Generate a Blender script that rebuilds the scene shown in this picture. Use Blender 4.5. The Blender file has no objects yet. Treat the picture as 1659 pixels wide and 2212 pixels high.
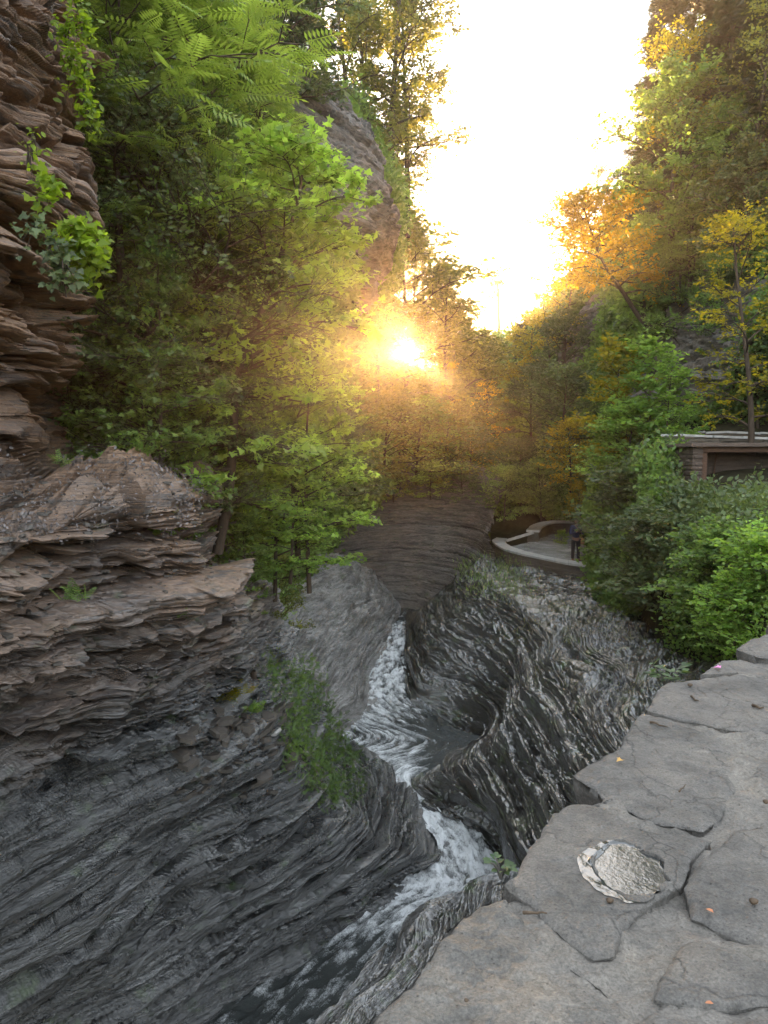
import bpy, math, random
import numpy as np
from mathutils import Vector, Matrix
random.seed(7)
rng = np.random.default_rng(7)
R = math.radians
C = bpy.context.scene.collection
# ------------------------------------------------------------------ camera frame
FPX = 1534.0
PITCH = R(3.95)
CF, SF = math.cos(PITCH), math.sin(PITCH)
def W(px, py, d):
    """world point seen at (px,py) of a 1659x2212 frame at depth d (metres)"""
    a = (px-829.5)/FPX; b = (1106.0-py)/FPX
    return np.array([a*d, (CF+b*SF)*d, (-SF+b*CF)*d])
def G(px, py, z):
    """point of the horizontal plane at height z"""
    a = (px-829.5)/FPX; b = (1106.0-py)/FPX
    k = -SF+b*CF
    d = z/k
    return np.array([a*d, (CF+b*SF)*d, z])
# ------------------------------------------------------------------ noise
def _h(ix, iy, iz, s=0):
    n = (ix.astype(np.int64)*73856093) ^ (iy.astype(np.int64)*19349663) ^ (iz.astype(np.int64)*83492791) ^ (s*2654435761)
    n = n & 0xffffffff
    n = ((n ^ (n >> 16))*0x45d9f3b) & 0xffffffff
    n = ((n ^ (n >> 16))*0x45d9f3b) & 0xffffffff
    n = n ^ (n >> 16)
    return (n & 0xffffff)/float(0xffffff)
def vn(x, y, z, s=0):
    x0 = np.floor(x); y0 = np.floor(y); z0 = np.floor(z)
    fx = x-x0; fy = y-y0; fz = z-z0
    fx = fx*fx*(3-2*fx); fy = fy*fy*(3-2*fy); fz = fz*fz*(3-2*fz)
    def c(i, j, k): return _h(x0+i, y0+j, z0+k, s)
    a = c(0,0,0)*(1-fx)+c(1,0,0)*fx; b = c(0,1,0)*(1-fx)+c(1,1,0)*fx
    e = c(0,0,1)*(1-fx)+c(1,0,1)*fx; f = c(0,1,1)*(1-fx)+c(1,1,1)*fx
    return (a*(1-fy)+b*fy)*(1-fz)+(e*(1-fy)+f*fy)*fz
def fbm(x, y, z, o=4, s=0):
    r = 0; a = .5; t = 0
    for i in range(o):
        r = r+a*vn(x, y, z, s+i); t += a; a *= .5
        x = x*2.03+1.7; y = y*2.03+3.1; z = z*2.03+5.3
    return r/t
# ------------------------------------------------------------------ mesh helpers
def npmesh(name, verts, faces, smooth=False, rnd=None, uv=None):
    """faces: list of integer arrays (F,k)"""
    if not isinstance(faces, list): faces = [faces]
    me = bpy.data.meshes.new(name)
    v = np.ascontiguousarray(verts, dtype=np.float32)
    me.vertices.add(len(v)); me.vertices.foreach_set('co', v.ravel())
    flat = np.concatenate([f.ravel() for f in faces]).astype(np.int32)
    tot = np.concatenate([np.full(len(f), f.shape[1]) for f in faces]).astype(np.int32)
    st = np.concatenate([[0], np.cumsum(tot)[:-1]]).astype(np.int32)
    me.loops.add(len(flat)); me.loops.foreach_set('vertex_index', flat)
    me.polygons.add(len(tot)); me.polygons.foreach_set('loop_start', st)
    try: me.polygons.foreach_set('loop_total', tot)
    except Exception: pass
    me.polygons.foreach_set('use_smooth', np.full(len(tot), smooth))
    if rnd is not None:
        a = me.attributes.new('rnd', 'FLOAT', 'FACE'); a.data.foreach_set('value', rnd.astype(np.float32))
    if uv is not None:
        l = me.uv_layers.new(name='flow'); l.data.foreach_set('uv', uv[flat].astype(np.float32).ravel())
    me.update(calc_edges=True); me.validate()
    return me
def link(name, me, mat=None, parent=None, kind=None, label=None, cat=None, group=None, loc=None):
    o = bpy.data.objects.new(name, me); C.objects.link(o)
    if mat is not None and me is not None and len(me.materials) == 0: me.materials.append(mat)
    if parent is not None: o.parent = parent
    if loc is not None: o.location = loc
    if kind: o['kind'] = kind
    if label: o['label'] = label
    if cat: o['category'] = cat
    if group: o['group'] = group
    return o
def thing(name, label, cat, loc=(0,0,0), rotz=0, group=None):
    o = bpy.data.objects.new(name, None); C.objects.link(o); o.empty_display_size = .2
    o.location = loc; o.rotation_euler = (0, 0, rotz)
    o['label'] = label; o['category'] = cat
    if group: o['group'] = group
    return o
def dup(root, loc, rotz, scale=(1,1,1), label=None, group=None, mats=None, name=None):
    r = root.copy(); C.objects.link(r)
    if name: r.name = name
    r.location = loc; r.rotation_euler = (0, 0, rotz); r.scale = scale
    if label: r['label'] = label
    if group: r['group'] = group
    elif 'group' in r: del r['group']
    for ch in root.children:
        c = ch.copy(); C.objects.link(c); c.parent = r
    return r
def box_arr(cx, cy, cz, sx, sy, sz, rz=0):
    v = np.array([[i, j, k] for k in (-.5,.5) for j in (-.5,.5) for i in (-.5,.5)])*[sx, sy, sz]
    c, s = math.cos(rz), math.sin(rz)
    v = np.stack([v[:,0]*c-v[:,1]*s+cx, v[:,0]*s+v[:,1]*c+cy, v[:,2]+cz], 1)
    f = np.array([[0,2,3,1],[4,5,7,6],[0,1,5,4],[2,6,7,3],[0,4,6,2],[1,3,7,5]])
    return v, f
class MB:
    def __init__(s): s.v = []; s.f = {}; s.n = 0
    def add(s, v, f):
        f = f if isinstance(f, list) else [f]
        for a in f: s.f.setdefault(a.shape[1], []).append(a+s.n)
        s.v.append(v); s.n += len(v)
    def mesh(s, name, smooth=False):
        return npmesh(name, np.concatenate(s.v), [np.concatenate(a) for a in s.f.values()], smooth)
def tube_arr(pts, rad, n=6):
    pts = np.asarray(pts, float); m = len(pts)
    rad = np.broadcast_to(np.asarray(rad, float), (m,))
    t = np.gradient(pts, axis=0); t /= (np.linalg.norm(t, axis=1, keepdims=True)+1e-9)
    ref = np.where(np.abs(t[:, 2:3]) > .9, np.array([[1., 0, 0]]), np.array([[0, 0, 1.]]))
    a = np.cross(t, ref); a /= (np.linalg.norm(a, axis=1, keepdims=True)+1e-9); b = np.cross(t, a)
    th = np.arange(n)*2*math.pi/n
    v = pts[:, None, :]+rad[:, None, None]*(np.cos(th)[None, :, None]*a[:, None, :]+np.sin(th)[None, :, None]*b[:, None, :])
    v = v.reshape(-1, 3)
    i = np.arange(m-1)[:, None]*n; j = np.arange(n)[None, :]; k = (j+1) % n
    f = np.stack([i+j, i+k, i+n+k, i+n+j], -1).reshape(-1, 4)
    return v, f
# ------------------------------------------------------------------ control nets
def catmull(P, m, wts=None):
    """P (n,...) -> m samples; wts: share of the samples per interval"""
    n = len(P); t = np.linspace(0, n-1, m)
    if wts is not None:
        cw = np.r_[0, np.cumsum(wts)]; t = np.interp(np.linspace(0, cw[-1], m), cw, np.arange(n))
    n = len(P); i = np.minimum(t.astype(int), n-2); f = t-i
    g = lambda k: P[np.clip(k, 0, n-1)]
    sh = (m,)+(1,)*(P.ndim-1); f = f.reshape(sh)
    p0 = np.where((i == 0).reshape(sh), 2*g(i)-g(i+1), g(i-1)); p1 = g(i); p2 = g(i+1)
    p3 = np.where((i+2 > n-1).reshape(sh), 2*g(i+1)-g(i), g(i+2))
    return .5*((2*p1)+(-p0+p2)*f+(2*p0-5*p1+4*p2-p3)*f*f+(-p0+3*p1-3*p2+p3)*f**3)
def surf(net, nu, nv, uw=None, vw=None):
    """net rows of (px,py,d) -> (nv,nu,3) smooth surface"""
    P = np.array([[W(*c) for c in row] for row in net])
    P = catmull(P, nv, vw)
    P = np.swapaxes(catmull(np.swapaxes(P, 0, 1), nu, uw), 0, 1)
    return P
def normals(P):
    du = np.gradient(P, axis=1); dv = np.gradient(P, axis=0)
    n = np.cross(du, dv); n /= (np.linalg.norm(n, axis=2, keepdims=True)+1e-9)
    return n
def grid_faces(nv, nu):
    i = np.arange(nv-1)[:, None]*nu; j = np.arange(nu-1)[None, :]
    return np.stack([i+j, i+nu+j, i+nu+j+1, i+j+1], -1).reshape(-1, 4)
def sharp(f, k):
    f = np.clip((f-.5)*k+.5, 0, 1); return f*f*(3-2*f)
def cells(x, y, c, s, k=7.):
    """flat-topped cells with short ramps between them"""
    x0 = np.floor(x); y0 = np.floor(y); fx = sharp(x-x0, k); fy = sharp(y-y0, k)
    a = _h(x0, y0, c, s)*(1-fx)+_h(x0+1, y0, c, s)*fx; b = _h(x0, y0+1, c, s)*(1-fx)+_h(x0+1, y0+1, c, s)*fx
    return a*(1-fy)+b*fy
def strata(P, layers, tilt=(.02, -.012), warp=.12, block=1.0, seed=0, gw=.5, jag=.35):
    x, y, z = P[..., 0], P[..., 1], P[..., 2]
    tz = z+tilt[0]*x+tilt[1]*y+warp*(fbm(x*.35, y*.35, z*.35, 3, seed+50)-.5)*2
    out = 0*z
    for li, (t, a, lat) in enumerate(layers):
        s = seed+li*11
        q = tz/t+.35*(fbm(x*lat*.5, y*lat*.5, z*lat*.3, 2, s+3)-.5)
        q = q+jag*(fbm(x*5.5, y*5.5, z*9, 3, s+8)-.5)
        q = q+.33*np.sin(q*1.9+s)+.2*np.sin(q*.77+2*s)
        c = np.floor(q); fr = q-c
        def bed(cc):
            lx = x*lat+cc*17.3; ly = y*lat-cc*9.1
            jx = lx*1.3+.9*vn(lx*.8, ly*.8, cc, s+6); jy = ly*1.3+.9*vn(lx*.8, ly*.8, cc, s+7)
            return .45*_h(cc, cc*0, cc*0, s)+.55*vn(lx, ly, cc*3.7, s+1)+block*.45*(cells(jx, jy, cc, s+2)-.5)
        m = np.clip((fr-.80)/.20, 0, 1); m = m*m*(3-2*m)
        v = bed(c)*(1-m)+bed(c+1)*m
        gap = np.exp(-((fr-.90)/.10)**2)+np.exp(-((fr+.10)/.10)**2)
        out = out+a*(v-.5-gw*gap+.25*(np.minimum(fr/.8, 1)*(1-m)-.5))
    return out
def terrace(P, layers, seed=0, warp=.18, tilt=(.02,-.012), jag=.5):
    """vertical shifts that turn a slope into level treads and steep risers"""
    x, y, z = P[..., 0], P[..., 1], P[..., 2]; out = 0*z
    tz = z+tilt[0]*x+tilt[1]*y+warp*(fbm(x*.35, y*.35, z*.35, 3, seed+50)-.5)*2
    for li, (t, k) in enumerate(layers):
        q = tz/t+jag*(fbm(x*2.2, y*2.2, z*3, 3, seed+li)-.5)+.4*jag*(fbm(x*8, y*8, z*8, 2, seed+li+5)-.5)
        q = q+.33*np.sin(q*1.9+seed+li); c = np.floor(q); fr = q-c
        w = .35+.3*_h(c, c*0, c*0, seed+li+9)
        S = np.clip((fr-w)/(1-w), 0, 1); S = S*S*(3-2*S)
        out = out+t*(S-fr+.24)*k*(.5+.8*vn(x*.8, y*.8, c*2.7, seed+li+20))
    return out
def rock(name, net, nu, nv, mat, layers, flip=False, big=.25, bigs=.5, seed=0, block=1., warp=.12, fine=.012, extra=None, tilt=(.02,-.012), uw=None, vw=None, terr=None):
    P = surf(net, nu, nv, uw, vw); n = normals(P)
    flip = (n*(-P)).sum(-1).mean() < 0
    if flip: n = -n
    x, y, z = P[..., 0], P[..., 1], P[..., 2]
    d = big*(fbm(x*bigs, y*bigs, z*bigs*1.4, 3, seed+90)-.5)*2
    d = d+strata(P+n*d[..., None], layers, block=block, warp=warp, seed=seed, tilt=tilt)
    d = d+fine*(fbm(x*9, y*9, z*22, 3, seed+70)-.5)*2
    if extra is not None: d = d+extra(P, n)
    Q = P+n*d[..., None]
    if terr is not None: Q[..., 2] += terr(P)
    f = grid_faces(nv, nu)
    if flip: f = f[:, ::-1]
    me = npmesh(name, Q.reshape(-1, 3), f)
    o = link(name, me, mat, kind='structure')
    return o, P, n, Q
# ------------------------------------------------------------------ materials
def newmat(name):
    m = bpy.data.materials.new(name); m.use_nodes = True
    nt = m.node_tree; nt.nodes.clear()
    out = nt.nodes.new('ShaderNodeOutputMaterial')
    return m, nt, out
def N(nt, t, **kw):
    n = nt.nodes.new(t)
    for k, v in kw.items():
        if k.startswith('i_'):
            key = k[2:]
            key = int(key) if key.isdigit() else key
            n.inputs[key].default_value = v
        else: setattr(n, k, v)
    return n
def ramp(nt, fac, stops):
    r = nt.nodes.new('ShaderNodeValToRGB'); e = r.color_ramp.elements
    while len(e) < len(stops): e.new(.5)
    for s, (p, c) in zip(e, stops):
        s.position = p; s.color = (c[0], c[1], c[2], 1) if len(c) == 3 else c
    nt.links.new(fac, r.inputs[0]); return r.outputs[0]
def mapped(nt, scale, rot=(0,0,0)):
    tc = N(nt, 'ShaderNodeTexCoord'); mp = N(nt, 'ShaderNodeMapping')
    mp.inputs['Scale'].default_value = scale; mp.inputs['Rotation'].default_value = rot
    nt.links.new(tc.outputs['Object'], mp.inputs[0]); return mp.outputs[0]
def noise(nt, vec, scale, detail=4, rough=.55, dist=0):
    n = N(nt, 'ShaderNodeTexNoise'); n.inputs['Scale'].default_value = scale
    n.inputs['Detail'].default_value = detail; n.inputs['Roughness'].default_value = rough
    n.inputs['Distortion'].default_value = dist
    nt.links.new(vec, n.inputs['Vector']); return n.outputs['Fac']
def mixc(nt, f, a, b, mode='MIX'):
    m = N(nt, 'ShaderNodeMix', data_type='RGBA', blend_type=mode)
    for s, v in ((0, f), (6, a), (7, b)):
        if hasattr(v, 'links') or isinstance(v, bpy.types.NodeSocket): nt.links.new(v, m.inputs[s])
        else: m.inputs[s].default_value = v if s == 0 else (v[0], v[1], v[2], 1)
    return m.outputs[2]
def math_(nt, op, a, b=None, clamp=False):
    m = N(nt, 'ShaderNodeMath', operation=op); m.use_clamp = clamp
    for s, v in ((0, a), (1, b)):
        if v is None: continue
        if isinstance(v, bpy.types.NodeSocket): nt.links.new(v, m.inputs[s])
        else: m.inputs[s].default_value = v
    return m.outputs[0]
def rock_mat(name, cols, wet=.5, rough=(.25, .7), lam=14., moss=0., bump=.5, frac=1., ior=1.5, zmix=None, mosscol=(.05, .085, .02), spec=.5):
    """cols: list of (pos,colour) across the beds; wet -> share of glossy wet area;
    zmix=(z0,z1,cols2): beds below z0 take cols2"""
    m, nt, out = newmat(name)
    b = N(nt, 'ShaderNodeBsdfPrincipled')
    bed = noise(nt, mapped(nt, (.35, .35, 3.2)), 1.6, 6, .7, .25)
    fine = noise(nt, mapped(nt, (.9, .9, lam)), 3.0, 5, .65, .2)
    gr = noise(nt, mapped(nt, (1, 1, 1)), 38, 4, .6)
    big = noise(nt, mapped(nt, (1, 1, 1)), .9, 4, .6)
    f = math_(nt, 'ADD', math_(nt, 'MULTIPLY', bed, .62), math_(nt, 'MULTIPLY', fine, .38))
    col = ramp(nt, f, cols)
    if zmix:
        g = N(nt, 'ShaderNodeNewGeometry'); s = N(nt, 'ShaderNodeSeparateXYZ'); nt.links.new(g.outputs['Position'], s.inputs[0])
        mr = N(nt, 'ShaderNodeMapRange'); mr.inputs[1].default_value = zmix[0]; mr.inputs[2].default_value = zmix[1]
        zz = math_(nt, 'ADD', s.outputs[2], math_(nt, 'MULTIPLY', math_(nt, 'SUBTRACT', big, .5), 3.0))
        nt.links.new(zz, mr.inputs[0])
        col = mixc(nt, mr.outputs[0], ramp(nt, f, zmix[2]), col)
    v = ramp(nt, big, [(.3, (.72, .72, .72)), (.7, (1.18, 1.16, 1.12))])
    col = mixc(nt, 1., col, v, 'MULTIPLY')
    col = mixc(nt, .55, col, ramp(nt, gr, [(.3, (.6, .6, .6)), (.7, (1.25, 1.25, 1.25))]), 'MULTIPLY')
    g2 = N(nt, 'ShaderNodeNewGeometry'); s2 = N(nt, 'ShaderNodeSeparateXYZ'); nt.links.new(g2.outputs['Normal'], s2.inputs[0])
    if moss > 0:
        mn = noise(nt, mapped(nt, (1, 1, 1)), 2.2, 6, .7)
        up = math_(nt, 'MULTIPLY', math_(nt, 'ADD', s2.outputs[2], .35), 1.2, True)
        k = math_(nt, 'MULTIPLY', ramp(nt, mn, [(.62-.3*moss, (0, 0, 0)), (.74-.3*moss, (1, 1, 1))]), up, True)
        col = mixc(nt, math_(nt, 'MULTIPLY', k, .85), col, mosscol)
    nt.links.new(col, b.inputs['Base Color'])
    wn = noise(nt, mapped(nt, (1, 1, 1)), 1.3, 5, .65)
    wn2 = noise(nt, mapped(nt, (1, 1, 4)), 7, 3, .6)
    ww = math_(nt, 'ADD', math_(nt, 'MULTIPLY', wn, .6), math_(nt, 'MULTIPLY', wn2, .4))
    c0 = .5-(wet-.5)*.5
    r = ramp(nt, ww, [(max(0, c0-.08), (rough[1],)*3), (min(1, c0+.08), (rough[0],)*3)])
    if zmix: r = mixc(nt, mr.outputs[0], r, (.85, .85, .85))
    nt.links.new(r, b.inputs['Roughness'])
    b.inputs['Specular IOR Level'].default_value = spec
    h = math_(nt, 'ADD', math_(nt, 'MULTIPLY', fine, .035), math_(nt, 'MULTIPLY', gr, .010))
    h = math_(nt, 'ADD', h, math_(nt, 'MULTIPLY', noise(nt, mapped(nt, (1, 1, 2.5)), 9, 4, .6), .03))
    wv = N(nt, 'ShaderNodeVectorMath', operation='ADD'); nz = N(nt, 'ShaderNodeTexNoise'); nz.inputs['Scale'].default_value = 2.5; nz.inputs['Detail'].default_value = 3
    vsrc = mapped(nt, (1, 1, 4.5)); nt.links.new(vsrc, nz.inputs['Vector']); nt.links.new(vsrc, wv.inputs[0]); nt.links.new(nz.outputs['Color'], wv.inputs[1])
    for sc0, am in ((2.2, .05), (6.5, .018)):
        vo = N(nt, 'ShaderNodeTexVoronoi'); vo.inputs['Scale'].default_value = sc0; nt.links.new(wv.outputs[0], vo.inputs['Vector'])
        sx = N(nt, 'ShaderNodeSeparateXYZ'); nt.links.new(vo.outputs['Color'], sx.inputs[0])
        h = math_(nt, 'ADD', h, math_(nt, 'MULTIPLY', sx.outputs[0], am*frac))
        h = math_(nt, 'ADD', h, math_(nt, 'MULTIPLY', vo.outputs['Distance'], am*frac*.6))
    b.inputs['IOR'].default_value = ior
    bp = N(nt, 'ShaderNodeBump'); bp.inputs['Strength'].default_value = bump; bp.inputs['Distance'].default_value = 1.
    nt.links.new(h, bp.inputs['Height']); nt.links.new(bp.outputs[0], b.inputs['Normal'])
    nt.links.new(b.outputs[0], out.inputs[0])
    return m
def leaf_mat(name, c1, c2, t=.5, tc=None, rough=.45):
    m, nt, out = newmat(name)
    at = N(nt, 'ShaderNodeAttribute', attribute_name='rnd')
    oi = N(nt, 'ShaderNodeObjectInfo')
    f = math_(nt, 'ADD', math_(nt, 'MULTIPLY', at.outputs['Fac'], .75), math_(nt, 'MULTIPLY', oi.outputs['Random'], .25))
    col = ramp(nt, f, [(0, c1), (.75, c2), (1, tuple(min(1, k*1.5) for k in c2))])
    b = N(nt, 'ShaderNodeBsdfPrincipled'); b.inputs['Roughness'].default_value = rough; b.inputs['Specular IOR Level'].default_value = .4
    nt.links.new(col, b.inputs['Base Color'])
    tr = N(nt, 'ShaderNodeBsdfTranslucent')
    k = tc or (1.9, 1.75, .8)
    nt.links.new(mixc(nt, 1., col, k, 'MULTIPLY'), tr.inputs[0])
    ms = N(nt, 'ShaderNodeMixShader'); ms.inputs[0].default_value = t
    nt.links.new(b.outputs[0], ms.inputs[1]); nt.links.new(tr.outputs[0], ms.inputs[2])
    nt.links.new(ms.outputs[0], out.inputs[0])
    return m
def plain(name, c, rough=.7, spec=.4, var=.35, vs=6., bump=.0, bs=40., stretch=(1,1,1)):
    m, nt, out = newmat(name)
    b = N(nt, 'ShaderNodeBsdfPrincipled'); b.inputs['Roughness'].default_value = rough; b.inputs['Specular IOR Level'].default_value = spec
    n = noise(nt, mapped(nt, stretch), vs, 5, .65)
    col = ramp(nt, n, [(.25, tuple(k*(1-var) for k in c)), (.75, tuple(min(1, k*(1+var)) for k in c))])
    nt.links.new(col, b.inputs['Base Color'])
    if bump:
        h = noise(nt, mapped(nt, stretch), bs, 5, .65)
        bp = N(nt, 'ShaderNodeBump'); bp.inputs['Strength'].default_value = bump; bp.inputs['Distance'].default_value = .02
        nt.links.new(h, bp.inputs['Height']); nt.links.new(bp.outputs[0], b.inputs['Normal'])
    nt.links.new(b.outputs[0], out.inputs[0]); return m
M = {}
M['left'] = rock_mat('shale_brown', [(.30, (.020,.011,.006)), (.42, (.11,.052,.022)), (.52, (.30,.145,.048)), (.60, (.045,.025,.014)), (.72, (.28,.155,.07))],
    wet=.55, rough=(.22, .6), lam=16, moss=.12, bump=.85, frac=.6, spec=.8,
    zmix=(-3.0, .9, [(.32, (.005,.006,.007)), (.45, (.022,.023,.024)), (.53, (.085,.087,.086)), (.60, (.008,.009,.010)), (.75, (.14,.145,.15))]))
for n_ in M['left'].node_tree.nodes:
    if n_.type == 'BSDF_PRINCIPLED': n_.inputs['IOR'].default_value = 1.95
M['right'] = rock_mat('shale_wet', [(.30, (.010,.010,.010)), (.45, (.030,.029,.027)), (.55, (.075,.070,.062)), (.64, (.014,.014,.013)), (.75, (.14,.135,.125))],
    wet=.85, rough=(.12, .38), lam=12, moss=.22, bump=.55, frac=.4, spec=1.)
for n_ in M['right'].node_tree.nodes:
    if n_.type == 'BSDF_PRINCIPLED': n_.inputs['IOR'].default_value = 1.9
M['pale'] = rock_mat('shale_pale', [(.30, (.04,.038,.036)), (.45, (.16,.155,.145)), (.55, (.36,.35,.34)), (.62, (.07,.067,.062)), (.75, (.40,.39,.38))],
    wet=.4, rough=(.25, .6), lam=10, moss=.15, bump=.6)
M['far'] = rock_mat('shale_far', [(.30, (.035,.032,.03)), (.45, (.10,.09,.08)), (.55, (.19,.17,.15)), (.62, (.05,.045,.042)), (.75, (.26,.24,.22))],
    wet=.3, rough=(.35, .8), lam=6, moss=.1, bump=.6)
M['soil'] = plain('leafy_soil', (.035,.032,.018), .95, .1, .6, 3., .8, 12.)
M['bark'] = plain('bark', (.075,.055,.04), .9, .2, .4, 9, .6, 30, (3, 3, .6))
M['barkgrey'] = plain('bark_grey', (.13,.12,.105), .9, .2, .4, 9, .6, 30, (3, 3, .6))
M['lf_green'] = leaf_mat('leaf_green', (.046,.086,.026), (.17,.27,.075), .5)
M['lf_bright'] = leaf_mat('leaf_bright', (.085,.16,.034), (.25,.39,.09), .55)
M['lf_dark'] = leaf_mat('leaf_dark', (.035,.055,.024), (.11,.15,.06), .35)
M['lf_grey'] = leaf_mat('leaf_greygreen', (.035,.07,.03), (.10,.15,.065), .4)
M['lf_yellow'] = leaf_mat('leaf_yellow_sunlit', (.10,.13,.010), (.26,.25,.02), .6, (2.0, 1.6, .6))  # yellow-green leaf with some of the sunlight put into its colour
M['lf_gold'] = leaf_mat('leaf_sungold', (.20,.17,.010), (.40,.34,.02), .6, (2.0, 1.4, .6))  # gold of the low sun is put into the leaf colour
M['lf_olive'] = leaf_mat('leaf_olive', (.045,.068,.020), (.16,.20,.05), .5, (2.1, 1.6, .7))
M['needle'] = leaf_mat('needles', (.010,.022,.008), (.032,.052,.018), .25)
M['litter'] = leaf_mat('dead_leaf', (.07,.055,.05), (.24,.215,.21), .1, (1.2, 1.1, 1.), .4)

M['lf_vine'] = leaf_mat('leaf_vine', (.10,.17,.015), (.26,.36,.04), .6)
M['platemat'] = plain('shale_plate', (.085,.075,.065), .4, .6, .5, 2.5, .4, 30)
M['stonechip'] = plain('stone_chip', (.12,.105,.09), .5, .5, .5, 4, .4, 30)

M['lf_sumac'] = leaf_mat('leaf_sumac', (.065,.11,.028), (.20,.28,.07), .5)
# ------------------------------------------------------------------ the rock of the gorge
Q_ = {}
left_net = [
 [(-900,-900,3.4),(-350,-650,4.3),(0,-500,5.0),(110,-480,5.7),(150,-470,6.2),(60,-450,7.6),(-200,-400,10)],
 [(-900,-200,3.4),(-350,-60,4.3),(0,0,5.0),(110,10,5.6),(160,20,6.2),(90,20,7.6),(-200,0,10)],
 [(-900,150,3.3),(-350,200,4.2),(0,230,4.9),(120,235,5.5),(180,240,6.1),(110,240,7.6),(-150,240,10)],
 [(-900,400,3.2),(-350,405,4.1),(0,410,4.8),(120,410,5.4),(186,410,5.9),(120,410,7.5),(-100,410,10)],
 [(-900,600,3.4),(-350,600,4.3),(0,600,5.1),(105,600,5.8),(160,610,6.4),(100,610,7.8),(-50,610,10)],
 [(-900,800,3.5),(-350,800,4.5),(0,810,5.3),(120,810,6.1),(185,815,6.9),(130,810,8.4),(20,810,10.5)],
 [(-900,960,3.6),(-350,965,4.6),(0,985,5.5),(120,975,6.4),(195,972,7.5),(190,965,9.2),(160,960,11.5)],
 [(-900,1180,3.1),(-350,1120,4.1),(0,1075,5.2),(220,1060,6.4),(415,1055,7.6),(440,1040,9.6),(430,1030,12)],
 [(-900,1330,2.8),(-350,1220,3.7),(0,1150,4.7),(225,1120,6.0),(428,1110,7.4),(460,1110,9.8),(490,1100,12.4)],
 [(-900,1600,2.9),(-350,1420,3.9),(0,1330,4.9),(230,1290,6.2),(490,1290,8.2),(560,1300,10.2),(600,1290,12.8)],
 [(-900,1850,3.1),(-350,1640,4.2),(0,1520,5.2),(260,1480,6.7),(528,1445,9.0),(610,1470,11.6),(670,1480,14.5)],
 [(-900,2100,3.4),(-350,1850,4.6),(0,1690,5.5),(300,1620,7.2),(560,1585,10),(670,1620,13.4),(738,1585,18.2)],
 [(-900,2400,3.8),(-350,2080,5.2),(0,1880,6.2),(330,1780,8.3),(650,1690,11.3),(765,1715,14),(845,1648,17.3)],
 [(-900,2800,4.5),(-350,2350,5.9),(0,2080,7.0),(350,1980,9.0),(730,1810,12.2),(860,1790,14.2),(912,1735,16)],
 [(-900,3200,5.0),(-350,2640,6.5),(0,2290,7.9),(390,2110,9.8),(800,1890,12.9),(925,1845,14.1),(990,1815,15)],
 [(-900,3700,5.8),(-350,3050,7.2),(0,2600,8.7),(440,2260,10.9),(850,1985,13.4),(965,1910,14.2),(1015,1862,15)],
 [(-900,4300,6.2),(-350,3500,7.6),(0,2980,9.1),(480,2480,11.2),(880,2080,13.6),(985,1960,14.4),(1030,1900,15.2)],
]
def left_extra(P, n):
    up = np.clip((P[..., 2]+4.0)/1.6, 0, 1)
    lo = strata(P, [(.52,.34,.20), (.21,.18,.45), (.085,.055,1.1)], block=.3, warp=.3, seed=203, gw=.75, jag=.10)
    hi = strata(P, [(.70,.36,.45), (.27,.24,.9), (.115,.12,1.8), (.05,.04,3.5)], block=1.6, warp=.16, seed=3, gw=.65)
    return left_form(P, n)+lo*(1-up)+hi*up
def left_form(P, n):
    # blocky slabs that jut from the upper cliff, smoother fluted flanks near the water
    x, y, z = P[..., 0], P[..., 1], P[..., 2]
    up = np.clip((z+4.2)/2.5, 0, 1)
    b = vn(x*1.1+z*2.5, y*1.1, z*1.6, 401); b = np.floor(b*5)/5
    g = np.abs(vn(x*.55, y*.55, z*2.3, 402)-.5)*2
    return up*(.34*(b-.45)-.22*(g < .12))+(1-up)*(.05*np.sin(z*5+1.5*fbm(x*.7, y*.7, z*.7, 2, 9)*4))
o_left, P_left, n_left, Q_left = rock('cliff_left', left_net, 760, 1350, M['left'],
    [], terr=lambda P: np.clip((-3.2-P[..., 2])/1.2, 0, 1)*terrace(P, [(.34,.8), (.14,.9), (.06,.4)], 431, .3, jag=.12), big=.26, bigs=.55, seed=3, block=1.3, extra=left_extra, warp=.16,
    uw=[.25,.7,1.2,1.2,1,.8], vw=[.2,.8,.8,.7,.7,.8,.9,1,1,1,1,1,1,1,.7,.2])
Q_['left'] = (P_left, n_left, Q_left)

swirl_net = [
 [(380,1060,20),(450,1150,22),(600,1190,26),(700,1195,28.5),(762,1212,32),(820,1240,35),(830,1260,40)],
 [(400,1290,17),(480,1290,19),(590,1275,22.5),(690,1262,25.5),(775,1268,28.5),(858,1318,31),(880,1330,36)],
 [(450,1400,14.5),(520,1390,16.5),(600,1370,19.5),(700,1340,22.8),(780,1345,25.5),(832,1345,28.3),(870,1370,30)],
 [(500,1480,14),(560,1470,15.6),(640,1450,18.4),(712,1430,20.9),(765,1432,22.6),(786,1425,24.3),(835,1440,25.5)],
 [(540,1560,14.2),(600,1550,15.6),(680,1515,18),(732,1505,19.7),(765,1495,20.8),(782,1490,21.8),(830,1500,22.5)],
 [(590,1640,15),(650,1630,16.2),(705,1600,17.9),(745,1578,19.3),(785,1555,20.2),(810,1535,20.8),(850,1550,21.2)],
 [(610,1740,15.4),(670,1720,16.6),(730,1680,18.1),(770,1640,19.3),(810,1620,20.2),(840,1600,20.8),(860,1600,21.2)],
]
o_sw, P_sw, n_sw, Q_sw = rock('rock_swirl', swirl_net, 420, 420, M['pale'],
    [(.5,.14,.35), (.21,.07,.5), (.09,.03,1.2)], terr=lambda P: terrace(P, [(.30,.8), (.13,.9)], 461, .3, jag=.2), big=.25, bigs=.35, seed=21, block=.25, warp=.25)
Q_['swirl'] = (P_sw, n_sw, Q_sw)

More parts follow.
